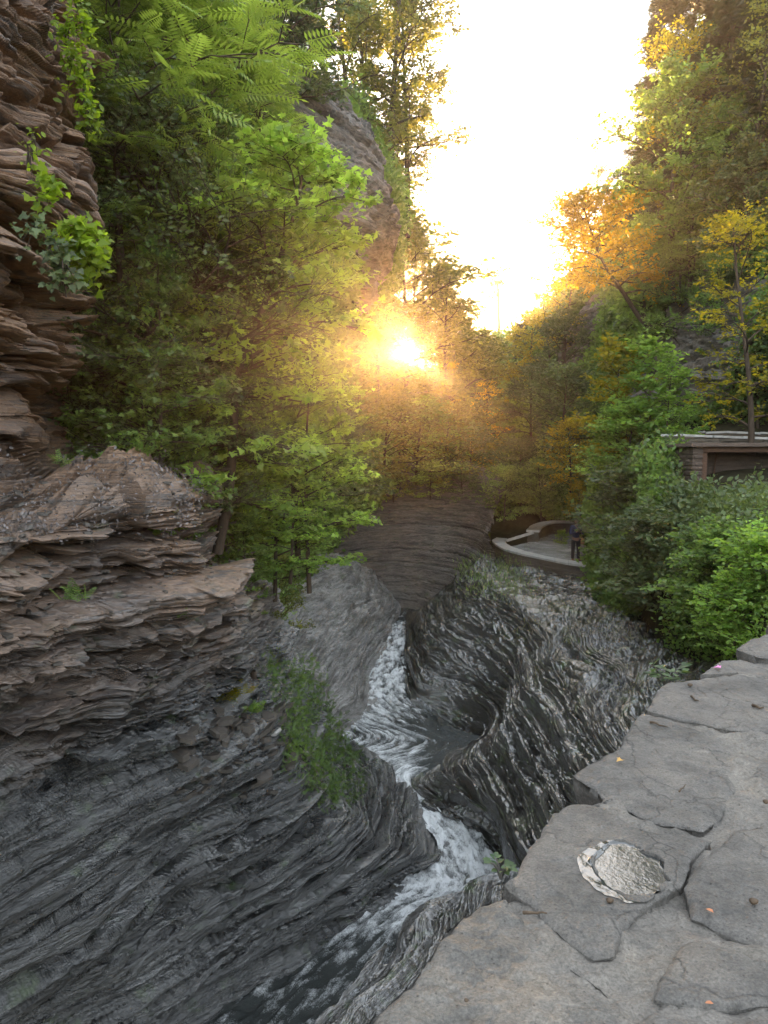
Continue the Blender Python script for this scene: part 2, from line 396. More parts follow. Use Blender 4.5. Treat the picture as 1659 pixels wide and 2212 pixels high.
right_net = [
 [(870,1330,33),(890,1325,32),(935,1290,32),(1000,1240,31.5),(1052,1195,31),(1130,1215,33),(1290,1225,32),(1550,1200,28)],
 [(880,1380,29),(883,1345,28.3),(915,1320,28),(968,1276,27.8),(1035,1228,27.8),(1130,1240,28),(1285,1258,27),(1520,1240,25)],
 [(862,1448,25),(884,1425,24.5),(912,1382,24.5),(970,1330,24.5),(1068,1278,24.2),(1175,1295,23),(1325,1315,20.5),(1510,1300,20)],
 [(855,1530,21.5),(880,1500,21.7),(915,1452,22.2),(985,1400,22.4),(1105,1335,21.6),(1228,1362,19),(1385,1395,16.5),(1570,1370,16)],
 [(850,1610,19.8),(872,1562,20),(935,1545,20.4),(1020,1492,20.6),(1132,1398,19.4),(1270,1428,16.5),(1430,1458,14),(1630,1440,13.5)],
 [(880,1650,18.7),(985,1632,18.5),(1035,1612,18.9),(1072,1540,18.9),(1150,1438,17.6),(1295,1470,15.0),(1465,1495,12.6),(1690,1500,12)],
 [(872,1705,17.2),(900,1675,17),(962,1648,16.9),(1050,1600,16.6),(1150,1500,16.0),(1300,1520,13.4),(1470,1550,11.5),(1710,1550,11)],
 [(905,1745,16.4),(925,1735,16.1),(985,1728,15.5),(1062,1690,14.8),(1160,1600,14.2),(1310,1600,12),(1480,1650,10.5),(1760,1620,10.3)],
 [(965,1805,15.6),(985,1795,15.5),(1040,1800,15.1),(1092,1762,13.8),(1185,1690,12.7),(1325,1700,11),(1500,1750,9.5),(1850,1720,9.4)],
 [(1000,1880,14.7),(1035,1885,14.5),(1085,1880,14.1),(1120,1835,12.7),(1205,1780,11.6),(1345,1800,10),(1540,1880,8.8),(1950,1860,8.6)],
 [(1000,1945,13.6),(1060,1930,13.4),(1110,1915,12.9),(1150,1895,12.1),(1230,1880,11.),(1380,1900,9.5),(1600,2000,8.2),(2050,2050,7.6)],
 [(900,1990,13.1),(965,1950,12.4),(1020,1922,12.2),(1095,1912,11.9),(1220,1930,10.7),(1390,1990,9.0),(1650,2100,7.6),(2150,2200,7)],
 [(820,2080,12.2),(868,2075,11.6),(930,2040,11.1),(1020,2030,10.6),(1180,2060,9.8),(1400,2120,8.5),(1700,2250,7),(2250,2400,6.4)],
 [(690,2230,10.9),(738,2212,10.4),(810,2170,10),(920,2160,9.5),(1120,2180,8.8),(1400,2260,7.9),(1750,2450,6.4),(2350,2650,5.8)],
 [(560,2420,9.8),(610,2400,9.3),(700,2350,9.0),(820,2340,8.6),(1050,2380,8.),(1380,2500,7.1),(1800,2750,5.9),(2450,3000,5.3)],
]
def right_extra(P, n):
    x, y, z = P[..., 0], P[..., 1], P[..., 2]
    near = np.clip((17-y)/4, 0, 1)
    rip = fbm(x*2.6, y*2.6, z*6, 3, 61)-.5
    shelf = np.clip(n[..., 2]*2.2-1.0, 0, 1)
    thin = strata(P, [(.12,.08,.8), (.05,.03,1.6)], block=1.2, warp=.30, seed=311, tilt=(.07, -.05))
    return near*.06*rip+.02*rip+shelf*thin+shelf*.10*(cells(x*1.1+z*3, y*.9, x*0, 64, 5.)-.5)
o_right, P_right, n_right, Q_right = rock('rock_slope', right_net, 620, 1100, M['right'],
    [(.52,.20,.28), (.20,.10,.55), (.085,.04,1.5)], terr=lambda P: terrace(P, [(.44,.85), (.18,.95), (.075,.25)], 401, .22, jag=.07), big=.16, bigs=.4, seed=41, block=.25, warp=.22, extra=right_extra,
    uw=[.5,1,1,1,1,.9,.5], vw=[.6,1,1,1,1,1,1,1,1,1,1,1,1,.4])
Q_['right'] = (P_right, n_right, Q_right)

far_net = [
 [(480,980,26),(600,985,31),(720,990,35),(850,985,38),(980,985,38),(1060,1020,37),(1090,1060,36)],
 [(480,1030,26),(600,1045,30.5),(720,1048,34),(850,1052,36.5),(970,1060,36.5),(1045,1085,35),(1068,1110,34)],
 [(480,1120,25.5),(600,1120,30),(720,1125,33.8),(850,1130,36.2),(975,1135,35.8),(1046,1140,33.5),(1070,1150,31.5)],
 [(480,1200,25),(600,1200,29.5),(720,1205,33.2),(850,1215,35.4),(965,1215,34.3),(1035,1205,32.2),(1068,1195,30.2)],
 [(480,1270,24.5),(600,1270,29),(720,1275,32.6),(845,1285,34),(940,1285,32.6),(1000,1262,31),(1050,1240,29)],
 [(480,1350,24.5),(600,1350,28.5),(720,1350,31.8),(840,1345,32.6),(920,1340,31.2),(980,1320,30),(1040,1290,28)],
]
o_far, P_far, n_far, Q_far = rock('rock_wall', far_net, 460, 380, M['far'],
    [(.45,.16,.22), (.17,.11,.45), (.07,.04,1.2)], big=.5, bigs=.22, seed=77, block=.45, warp=.15)
Q_['far'] = (P_far, n_far, Q_far)

# ------------------------------------------------------------------ hillsides (mostly under leaves)
lh_net = [
 [(-500,-700,15),(-100,-650,16),(250,-350,18),(480,0,21),(630,140,24),(740,210,28),(800,300,40)],
 [(-500,100,13),(-100,100,14),(220,150,16),(480,230,19.5),(640,260,22.5),(815,400,26.5),(840,420,40)],
 [(-500,500,11),(-100,500,12),(200,470,14),(440,500,17.5),(630,500,20.5),(812,540,24.5),(835,560,40)],
 [(-500,800,9.5),(-100,780,10.8),(200,750,12.5),(430,780,15.5),(600,780,19.5),(735,760,26),(826,770,44)],
 [(-500,950,8.3),(-100,950,9.2),(200,950,11),(420,970,13),(580,980,17.5),(720,960,27),(870,960,44)],
 [(-500,1060,7.6),(-100,1050,8.2),(200,1020,9.5),(440,1085,11.2),(580,1110,15.5),(690,1050,26),(900,1020,42)],
 [(-500,1200,7),(-100,1150,7.8),(220,1120,9),(465,1220,11.2),(560,1250,15.5),(640,1200,26),(760,1130,39)],
 [(-500,1400,7),(-100,1300,8),(320,1300,9.2),(520,1400,12),(560,1410,14.8),(590,1330,21),(620,1240,29)],
 [(-500,1600,7.5),(-100,1500,8.5),(420,1500,10),(575,1540,13.2),(600,1560,15.6),(600,1470,19),(600,1380,23)],
 [(-500,1800,8),(-100,1700,9),(480,1680,11),(620,1680,13.5),(660,1680,16),(660,1600,18.4),(660,1520,21)],
]
rh_net = [
 [(960,760,75),(1090,735,60),(1210,640,50),(1300,540,44),(1440,230,38),(1620,-100,33),(1900,-400,28),(2500,-900,24)],
 [(960,830,64),(1090,800,55),(1190,760,48),(1290,690,42),(1430,560,35),(1620,450,29),(1900,350,24),(2500,200,19)],
 [(970,900,58),(1090,880,51),(1180,860,46),(1275,810,40),(1420,780,31.5),(1600,760,25),(1900,730,19.5),(2500,650,14)],
 [(985,970,52),(1090,950,47),(1175,940,43),(1265,930,37),(1410,915,28),(1560,912,25.5),(1900,920,23),(2500,920,16)],
 [(1020,1040,47),(1090,1030,44),(1165,1030,42),(1262,1030,36),(1375,1020,25),(1500,1045,19.8),(1850,1055,17.5),(2500,1120,10)],
 [(1045,1090,45),(1095,1085,43),(1165,1085,41),(1268,1115,34),(1380,1110,23),(1530,1120,16.5),(1850,1200,10.5),(2500,1400,6.8)],
 [(1055,1120,44),(1105,1122,42),(1200,1118,40.5),(1288,1180,31),(1390,1210,20.5),(1550,1240,14),(1850,1380,9),(2500,1700,6)],
 [(1060,1170,40),(1120,1200,38),(1240,1225,34),(1310,1250,27),(1400,1300,18.8),(1550,1350,13.2),(1800,1480,8.8),(2500,1900,6)],
 [(1070,1300,33),(1130,1320,30),(1240,1330,27),(1330,1340,22),(1430,1400,17),(1590,1450,12.6),(1820,1580,8.8),(2500,2000,6.5)],
]
fh_net = [
 [(740,760,58),(830,790,66),(900,815,78),(960,800,88),(1030,765,92),(1120,735,86),(1250,640,80)],
 [(740,830,50),(830,850,56),(900,870,62),(960,870,66),(1030,850,66),(1120,820,64),(1250,760,62)],
 [(740,920,42),(830,930,47),(900,940,51),(960,945,53),(1030,950,53),(1120,930,52),(1250,900,50)],
 [(740,1000,37),(830,1005,41),(900,1010,44),(960,1020,46),(1030,1030,46),(1120,1040,45.5),(1250,1030,44)],
 [(740,1060,36),(830,1070,40),(900,1080,43),(960,1090,44.5),(1030,1100,44.5),(1090,1110,44),(1250,1110,43)],
 [(740,1160,37),(830,1170,41),(900,1180,43),(960,1190,44),(1030,1200,44),(1090,1200,43),(1250,1200,42)],
]
def hill(name, net, nu, nv, seed, mat, amp=.5, rocky=None):
    P = surf(net, nu, nv); n = normals(P)
    fl = (n*(-P)).sum(-1).mean() < 0
    if fl: n = -n
    x, y, z = P[..., 0], P[..., 1], P[..., 2]
    d = amp*(fbm(x*.4, y*.4, z*.4, 4, seed)-.5)*2
    mask = rocky(P) if rocky else 0*d
    d = d*(1-mask)+mask*(.3+strata(P, [(1.1,.7,.25), (.4,.35,.5), (.16,.12,1.2)], block=1., seed=seed))
    Q = P+n*d[..., None]
    f = grid_faces(nv, nu)
    if fl: f = f[:, ::-1]
    me = npmesh(name, Q.reshape(-1, 3), f, True)
    o = link(name, me, mat, kind='structure')
    if rocky:
        me.materials.append(M['far']); fm = mask[:-1, :-1].reshape(-1) > .5
        me.polygons.foreach_set('material_index', fm.astype(np.int32))
        me.polygons.foreach_set('use_smooth', ~fm)
    return o, P, n, Q
def pix(P):
    d = P[..., 1]*CF-P[..., 2]*SF; u = P[..., 1]*SF+P[..., 2]*CF
    return 829.5+FPX*P[..., 0]/d, 1106-FPX*u/d, d
def blob(P, cx, cy, cz, r, s=0):
    # soft ball in the world that marks bare rock
    w = .35*(fbm(P[..., 0]*.5, P[..., 1]*.5, P[..., 2]*.5, 3, s)-.5)*2
    q = np.sqrt(((P[..., 0]-cx)**2+(P[..., 1]-cy)**2+((P[..., 2]-cz)*1.)**2))/r+w
    return np.clip((1.05-q)*8, 0, 1)
c1 = W(730, 390, 24); c1b = W(700, 250, 25); c2 = W(1500, 750, 28.5); c3 = W(1240, 740, 43); c1c = W(790, 480, 25)
lh_rock = lambda P: np.maximum(np.maximum(blob(P, *c1, 4.2, 5), blob(P, *c1b, 3.0, 6)), blob(P, *c1c, 3.2, 6))
rh_rock = lambda P: np.maximum(blob(P, *c2, 4.0, 7), blob(P, *c3, 3.2, 8))
o_lh, P_lh, n_lh, Q_lh = hill('hillside_left', lh_net, 360, 420, 5, M['soil'], .5, lh_rock)
o_rh, P_rh, n_rh, Q_rh = hill('hillside_right', rh_net, 360, 360, 6, M['soil'], .4, rh_rock)
o_fh, P_fh, n_fh, Q_fh = hill('hillside_far', fh_net, 260, 260, 16, M['soil'], .8)
Q_['fh'] = (P_fh, n_fh, Q_fh)
Q_['lh'] = (P_lh, n_lh, Q_lh); Q_['rh'] = (P_rh, n_rh, Q_rh)

# the plateau the gorge is cut into, and the ground that reaches the horizon
gx = np.concatenate([-np.geomspace(400, 60, 20), np.linspace(-50, 50, 41), np.geomspace(60, 400, 20)])
gy = np.concatenate([-np.geomspace(400, 60, 20), np.linspace(-50, 150, 60), np.geomspace(165, 500, 20)])
X, Y = np.meshgrid(gx, gy)
ax = X-(.12*np.clip(Y-25, 0, 60))
wL = np.clip((-ax-26)/14, 0, 1); wR = np.clip((ax-34)/14, 0, 1)
wall = np.maximum(wL, wR); wall = wall*wall*(3-2*wall)
back = np.clip((Y-95)/60, 0, 1)
Z = -11+21*wall+back*(1-wall)*11+3*(fbm(X*.02, Y*.02, X*0, 4, 3)-.5)
Z = Z*np.clip(1.4-np.hypot(X, Y)/1800, .25, 1)
me = npmesh('ground', np.stack([X, Y, Z], -1).reshape(-1, 3), grid_faces(len(gy), len(gx)), True)
link('ground', me, M['soil'], kind='structure')

ALLQ = np.concatenate([q[2][::3, ::3].reshape(-1, 3) for q in Q_.values()])
def ground_z(x, y, zref, tol=6.):
    d = np.hypot(ALLQ[:, 0]-x, ALLQ[:, 1]-y)
    m = d < .9
    if not m.any(): m = d < 2.5
    if not m.any(): return zref
    zz = ALLQ[m, 2]; zz = zz[np.abs(zz-zref) < tol]
    if len(zz) == 0: return zref
    return float(zz[np.argmin(np.abs(zz-zref))])

# ------------------------------------------------------------------ the stream
st = [((835,1300),(940,1305),-6.68,.2),((852,1326),(915,1330),-6.74,.25),((812,1375),(885,1362),-6.88,.75),((785,1440),(880,1430),-7.0,.75),
      ((780,1500),(885,1500),-7.1,.8),((735,1548),(960,1575),-7.22,.7),((735,1590),(1062,1622),-7.36,.65),((815,1650),(965,1672),-7.55,.68),
      ((868,1710),(935,1690),-7.72,.9),((905,1765),(1010,1745),-7.88,.95),((955,1815),(1075,1800),-8.0,.95),((950,1875),(1120,1880),-8.12,.95),
      ((800,1935),(1120,1925),-8.26,.85),((690,2000),(1010,1965),-8.36,.75),((610,2070),(930,2080),-8.45,.36),((500,2160),(850,2180),-8.5,.32),((360,2280),(760,2330),-8.54,.30),((150,2500),(600,2560),-8.58,.3)]  # in the lower stretch foam also paints in bright reflections on the ripples
L = np.array([G(*a[0], a[2]) for a in st]); Rr = np.array([G(*a[1], a[2]) for a in st]); fo = np.array([a[3] for a in st])
mid = (L+Rr)/2; wd = (L-Rr); L = mid+wd*.62; Rr = mid-wd*.62
nv, nu = 1500, 170
Lc, Rc, foc = catmull(L, nv), catmull(Rr, nv), catmull(fo[:, None], nv)[:, 0]
seg = np.concatenate([[0], np.cumsum(np.linalg.norm(np.diff((Lc+Rc)/2, axis=0), axis=1))])
# even spacing along the flow
s_even = np.linspace(0, seg[-1], nv)
Lc = np.stack([np.interp(s_even, seg, Lc[:, k]) for k in range(3)], 1); Rc = np.stack([np.interp(s_even, seg, Rc[:, k]) for k in range(3)], 1)
foc = np.interp(s_even, seg, foc)
t = np.linspace(0, 1, nu)
P = Rc[:, None, :]*(1-t)[None, :, None]+Lc[:, None, :]*t[None, :, None]
wid = np.linalg.norm(Lc-Rc, axis=1)
U = t[None, :]*wid[:, None]; V = np.broadcast_to(s_even[:, None], U.shape)
bend = .5*np.sin(V*.8)+.35*(vn(U*.6, V*.25, U*0, 7)-.5)*2
Uw = U+bend*.22
ridge = 1-np.abs(vn(Uw*5.5, V*1.15, U*0, 1)-.5)*2
rip = 1-np.abs(vn(Uw*13, V*3.2, U*0, 2)-.5)*2
chop = fbm(Uw*7, V*4.5, U*0, 4, 3)
hgt = .07*ridge**2+.03*rip**2+foc[:, None]*.13*(chop-.5)+foc[:, None]*.10*(fbm(U*16, V*12, U*0, 4, 5)-.5)
hgt = hgt+.05*np.exp(-((t-.5)/.3)**2)[None, :]*foc[:, None]
P = P.copy(); P[..., 2] += hgt
uv = np.stack([Uw, V], -1).reshape(-1, 2)
me = npmesh('stream_water', P.reshape(-1, 3), grid_faces(nv, nu), True, uv=uv)
at = me.attributes.new('foam_shine', 'FLOAT', 'POINT')
fa = foc[:, None]-1.1*np.clip(1.25-t/.42, 0, 1)[None, :]*np.exp(-((V-s_even[np.argmin(np.abs(seg-seg[-1]*0))]-np.interp(6/17., np.linspace(0, 1, nv), seg))/2.2)**2)
at.data.foreach_set('value', (fa+.9*(chop-.5)+.35*(ridge-.6)).astype(np.float32).ravel())
m, nt, out = newmat('water')
b = N(nt, 'ShaderNodeBsdfPrincipled')
uvn = N(nt, 'ShaderNodeUVMap', uv_map='flow')
def uvmap_(s):
    mp = N(nt, 'ShaderNodeMapping'); mp.inputs['Scale'].default_value = s; nt.links.new(uvn.outputs[0], mp.inputs[0]); return mp.outputs[0]
fa_ = N(nt, 'ShaderNodeAttribute', attribute_name='foam_shine').outputs['Fac']
n1 = noise(nt, uvmap_((7, 2.6, 1)), 1., 8, .75, .35); n2 = noise(nt, uvmap_((46, 30, 1)), 1., 5, .75)
ff = math_(nt, 'ADD', math_(nt, 'ADD', fa_, math_(nt, 'MULTIPLY', math_(nt, 'SUBTRACT', n1, .5), 1.7)), math_(nt, 'MULTIPLY', math_(nt, 'SUBTRACT', n2, .5), 1.25))
foam_shine = ramp(nt, ff, [(.40, (0, 0, 0)), (.75, (.45, .45, .45)), (1.0, (1, 1, 1))])
nt.links.new(mixc(nt, foam_shine, (.022, .028, .026), (.78, .80, .81)), b.inputs['Base Color'])
nt.links.new(ramp(nt, foam_shine, [(0, (.06,)*3), (1, (.6,)*3)]), b.inputs['Roughness'])
b.inputs['IOR'].default_value = 1.5; b.inputs['Specular IOR Level'].default_value = .8
bp = N(nt, 'ShaderNodeBump'); bp.inputs['Strength'].default_value = .7; bp.inputs['Distance'].default_value = .05
hh = math_(nt, 'ADD', n2, math_(nt, 'MULTIPLY', n1, 1.2)); nt.links.new(hh, bp.inputs['Height']); nt.links.new(bp.outputs[0], b.inputs['Normal'])
nt.links.new(b.outputs[0], out.inputs[0]); M['water'] = m
link('water', me, m, kind='structure')

# droplets thrown up where the water is white
rs = np.random.default_rng(91); ii = rs.integers(0, nv, 9000); jj = rs.integers(20, nu-20, 9000)
k_ = rs.random(9000) < np.clip(foc[ii]-.55, 0, 1)*.9*(chop[ii, jj] > .5); pp = P[ii, jj][k_]; m_ = len(pp)
pp = pp+np.abs(rs.normal(size=(m_, 1)))*[0, 0, .05]+rs.normal(size=(m_, 3))*.02
o8 = np.array([[1,0,0],[-1,0,0],[0,1,0],[0,-1,0],[0,0,1],[0,0,-1]], float); f8 = np.array([[0,2,4],[2,1,4],[1,3,4],[3,0,4],[2,0,5],[1,2,5],[3,1,5],[0,3,5]])
vv = pp[:, None, :]+o8[None]*(.004+.008*rs.random(m_)**2)[:, None, None]
link('spray', npmesh('spray', vv.reshape(-1, 3), (f8[None]+(np.arange(m_)*6)[:, None, None]).reshape(-1, 3), True), plain('spray_white', (.75,.78,.8), .25, .6, .05), kind='stuff', label='droplets splashing above the white water', cat='spray')
# ------------------------------------------------------------------ leaves
def leaf_tpl(kind):
    if kind == 'ovate':
        v = np.array([[0,0,0],[.30,.35,.06],[.24,.75,.04],[0,1.05,-.06],[-.24,.75,.04],[-.30,.35,.06],[0,.45,-.02]])
        f = [np.array([[0,1,2,6],[6,2,3,3],[0,6,4,5],[6,3,3,4]])]
        f = [np.array([[0,1,6],[1,2,6],[2,3,6],[3,4,6],[4,5,6],[5,0,6]])]
    elif kind == 'quad':
        v = np.array([[0,0,0],[.32,.5,.08],[0,1.05,-.04],[-.32,.5,.08]]); f = [np.array([[0,1,2,3]])]
    elif kind == 'maple':
        r = [(0,-.02),(.20,.12),(.55,.02),(.42,.30),(.62,.55),(.30,.52),(.22,.72),(0,1.05),(-.22,.72),(-.30,.52),(-.62,.55),(-.42,.30),(-.55,.02),(-.20,.12)]
        v = np.array([[x, y, .10*abs(x)-.10*y*y] for x, y in r]+[[0,.38,.0]]); n = len(r)
        f = [np.array([[i, (i+1) % n, n] for i in range(n)])]
    elif kind == 'pinnate':
        vs = []; fs = []
        k = 7
        for i in range(k):
            y = .10+.88*i/k; l = .30*(1-.5*(i/k)**2); w = .042
            for s in (-1, 1):
                b = len(vs); dz = -.06*(i/k)**2-.03
                vs += [[0,y,dz*0-.10*y*y],[s*l*.5,y+.095,-.02-.10*y*y],[s*l,y+.11,-.07-.10*y*y],[s*l*.45,y+.005,-.03-.10*y*y]]
                fs.append([b,b+1,b+2,b+3])
        b = len(vs); vs += [[.008,0,0],[-.008,0,0],[0,1.0,-.10],[-.03,.98,-.10]]; fs.append([b,b+2,b+3,b+1])
        b = len(vs); vs += [[0,.95,-.09],[.05,1.05,-.12],[0,1.2,-.16],[-.05,1.05,-.12]]; fs.append([b,b+1,b+2,b+3])
        v = np.array(vs); f = [np.array(fs)]
    elif kind == 'spray':     # flat spray of short needles
        vs = []; fs = []
        for i in range(6):
            y = i/6.
            for s in (-1, 1):
                b = len(vs); l = .30*(1-.6*y)
                vs += [[0,y,0],[s*l,y+.16,-.05],[s*l*.9,y+.24,-.06],[0,y+.09,0]]; fs.append([b,b+1,b+2,b+3])
        b = len(vs); vs += [[.02,0,0],[.012,1.1,-.03],[-.012,1.1,-.03],[-.02,0,0]]; fs.append([b,b+1,b+2,b+3])
        v = np.array(vs); f = [np.array(fs)]
    elif kind == 'blade':
        v = np.array([[-.035,0,0],[.035,0,0],[.025,.6,.06],[-.025,.6,.06],[0,1.1,-.12]]); f = [np.array([[0,1,2,3],[3,2,4,4]])][0:1]
        f = [np.array([[0,1,2],[0,2,3],[3,2,4]])]
    return v, f
def leaves_mesh(name, kind, pos, fwd, nrm, size, rs=None):
    T, F = leaf_tpl(kind); n = len(pos)
    fwd = fwd/(np.linalg.norm(fwd, axis=1, keepdims=True)+1e-9)
    side = np.cross(fwd, nrm); side /= (np.linalg.norm(side, axis=1, keepdims=True)+1e-9)
    up = np.cross(side, fwd)
    S = np.asarray(size)[:, None, None]
    V = pos[:, None, :]+S*(T[None, :, 0:1]*side[:, None, :]+T[None, :, 1:2]*fwd[:, None, :]+T[None, :, 2:3]*up[:, None, :])
    k = len(T); off = (np.arange(n)*k)[:, None, None]
    fs = [(F_[None]+off).reshape(-1, F_.shape[1]) for F_ in F]
    rnd = rng.random(n) if rs is None else rs
    rr = np.concatenate([np.repeat(rnd, len(F_)) for F_ in F])
    return npmesh(name, V.reshape(-1, 3), fs, False, rnd=rr)
def rdir(rs, n): 
    v = rs.normal(size=(n, 3)); return v/np.linalg.norm(v, axis=1, keepdims=True)
def tree_mesh(name, H, trunk=None, r0=.09, start=.3, nl=22, ll=(1.6,.5), elev=(.2,.9), nsub=6, sl=.75, ntw=5, twl=.35, lpt=8, kind='ovate', ls=.09,
              flat=.7, droop=.15, seed=1, gaps=.15, sides=6, twig_tubes=True, profile=None, bend=.12, azb=None):
    """-> (wood mesh, leaf mesh) with the foot at the origin"""
    rs = np.random.default_rng(seed); wood = MB()
    if trunk is None:
        k = 9; z = np.linspace(0, H, k); tr = np.stack([bend*H*.3*np.sin(z/H*2.2+seed)*(z/H), bend*H*.3*np.cos(z/H*1.7+seed*2)*(z/H), z], 1)
    else:
        tr = catmull(np.array(trunk, float), 16)
    k = len(tr); s = np.linspace(0, 1, k)
    wood.add(*tube_arr(tr, r0*(1-.86*s)+.006, max(sides, 7)))
    lp, lf = [], []
    for i in range(nl):
        u = start+(1-start)*((i+.5*rs.random())/nl)**.9
        if u > .995: u = .995
        p0 = np.array([np.interp(u, s, tr[:, c]) for c in range(3)])
        az = i*2.4+rs.normal()*.35
        if azb is not None: az = azb[0]+azb[1]*math.sin(az)
        e = elev[0]+(elev[1]-elev[0])*((u-start)/(1-start+1e-6))+rs.normal()*.15
        w = (u-start)/(1-start+1e-6)
        pr = profile(w) if profile else math.sin(math.pi*(.18+.80*w))**.8
        Ln = (ll[0]*pr+ll[1]*(.4))*(.75+.5*rs.random())
        dr = np.array([math.cos(az)*math.cos(e), math.sin(az)*math.cos(e), math.sin(e)])
        tt = np.linspace(0, 1, 6)[:, None]
        wob = rs.normal(size=3)*.10*Ln
        lim = p0+dr*Ln*tt+np.array([0, 0, -droop*Ln])*tt**2+wob*np.sin(tt*3.0)
        rb = max(.006, r0*(1-.8*u)*.5)
        wood.add(*tube_arr(lim, rb*(1-.85*tt[:, 0])+.003, 5))
        for j in range(nsub):
            v = .25+.75*(j+rs.random()*.6)/nsub; v = min(v, 1)
            q0 = np.array([np.interp(v, tt[:, 0], lim[:, c]) for c in range(3)])
            sd_ = np.cross(dr, [0, 0, 1.]); sd_ /= np.linalg.norm(sd_)+1e-9
            sg = 1 if j % 2 else -1
            d2 = dr*.65+sd_*sg*(.75+.3*rs.random())+np.array([0, 0, rs.normal()*.28*(1.3-flat)+.08]); d2 /= np.linalg.norm(d2)
            L2 = sl*Ln*(1-.55*v)*(.7+.6*rs.random())*.6+.12
            t3 = np.linspace(0, 1, 4)[:, None]
            sub = q0+d2*L2*t3+np.array([0, 0, -droop*L2*.8])*t3**2
            wood.add(*tube_arr(sub, rb*.4*(1-.8*t3[:, 0])+.002, 4))
            for m_ in range(ntw):
                if rs.random() < gaps: continue
                a = (m_+rs.random())/ntw
                w0 = q0+d2*L2*a+np.array([0, 0, -droop*L2*.8])*a*a
                d3 = d2+rdir(rs, 1)[0]*np.array([1, 1, 1-flat*.8])*.95; d3 /= np.linalg.norm(d3)
                L3 = twl*(.6+.8*rs.random())
                if twig_tubes: wood.add(*tube_arr(np.array([w0, w0+d3*L3*.5, w0+d3*L3]), [.0035, .0028, .0015], 3))
                b = (np.arange(lpt)+rs.random(lpt)*.7)/lpt
                lp.append(w0+d3*L3*b[:, None]+rs.normal(size=(lpt, 3))*.015)
                sdd = np.cross(d3, [0, 0, 1.]); sdd /= np.linalg.norm(sdd)+1e-9
                al = np.where(np.arange(lpt) % 2, 1., -1.)[:, None]
                lf.append(d3*.6+sdd*al*.8+rs.normal(size=(lpt, 3))*.35+np.array([0, 0, -.15]))
    lp = np.concatenate(lp); lf = np.concatenate(lf); n = len(lp)
    if kind == 'pinnate': lf[:, 2] = lf[:, 2]*.35-.12
    nr = np.array([0, 0, 1.])*flat+rs.normal(size=(n, 3))*(1.0-flat*.62)
    sz = ls*(.65+.7*rs.random(n))
    # tone runs in clumps, with single leaves off it
    tone = np.clip(.5+1.5*(fbm(lp[:, 0]*1.1, lp[:, 1]*1.1, lp[:, 2]*1.1, 2, seed)-.5)+.22*rs.normal(size=n), 0, 1)
    lm = leaves_mesh(name+'_crown', kind, lp, lf, nr, sz, tone)
    return wood.mesh(name+'_trunk', True), lm
TPL = {}
def template(key, lmat, bark='bark', **kw):
    w_, l_ = tree_mesh(key, **kw); TPL[key] = (w_, l_, kw['H'], lmat, bark)
def variant(key, new, lmat):
    """the same shape with leaves of another colour"""
    w_, l_, H, _, bark = TPL[key]
    l2 = l_.copy(); l2.materials.clear(); TPL[new] = (w_, l2, H, lmat, bark)
template('broad_a', 'lf_green', H=8, r0=.13, start=.18, nl=26, ll=(2.3,.6), nsub=7, ntw=6, twl=.5, lpt=10, kind='quad', ls=.15, seed=11, flat=.55)
template('broad_b', 'lf_olive', H=9, r0=.14, start=.25, nl=24, ll=(2.0,.7), nsub=7, ntw=6, twl=.5, lpt=9, kind='quad', ls=.14, seed=12, flat=.5, elev=(.3,1.2))
template('airy', 'lf_olive', H=9, r0=.11, start=.12, nl=24, ll=(1.9,.8), nsub=6, ntw=5, twl=.55, lpt=8, kind='quad', ls=.13, seed=13, flat=.4, gaps=.4, elev=(.2,1.1), bend=.3)
template('hemlock', 'needle', H=12, r0=.16, start=.12, nl=60, ll=(2.1,.4), nsub=8, sl=.6, ntw=5, twl=.35, lpt=4, kind='spray', ls=.26, seed=14, flat=.92, droop=.25, elev=(.05,.35), profile=lambda w: 1.05-w, bend=.05)
template('shrub', 'lf_green', H=2.6, r0=.03, start=.04, nl=26, ll=(1.0,.5), nsub=5, ntw=5, twl=.3, lpt=8, kind='quad', ls=.085, seed=15, flat=.5, elev=(.35,1.2))
template('shrub_b', 'lf_green', H=2.2, r0=.025, start=.02, nl=24, ll=(.9,.6), nsub=5, ntw=5, twl=.28, lpt=7, kind='ovate', ls=.10, seed=16, flat=.65, elev=(.3,1.1))
template('sapling', 'lf_green', H=4.2, r0=.035, start=.2, nl=20, ll=(.75,.35), nsub=5, ntw=4, twl=.3, lpt=7, kind='ovate', ls=.12, seed=17, flat=.7, elev=(.3,1.0))
template('small_leaf', 'lf_dark', H=4.0, r0=.05, start=.1, nl=40, ll=(1.25,.4), nsub=7, ntw=7, twl=.32, lpt=10, kind='quad', ls=.055, seed=18, flat=.35, elev=(.25,1.2))
template('sumac', 'lf_sumac', H=5.2, r0=.07, start=.25, nl=26, ll=(1.3,.5), nsub=5, ntw=4, twl=.15, lpt=3, kind='pinnate', ls=.29, seed=19, flat=.95, elev=(.2,1.1), gaps=.2)
template('maple', 'lf_bright', H=4.5, r0=.05, start=.12, nl=26, ll=(1.2,.4), nsub=6, ntw=5, twl=.30, lpt=9, kind='maple', ls=.078, seed=20, flat=.85, elev=(.1,.9))
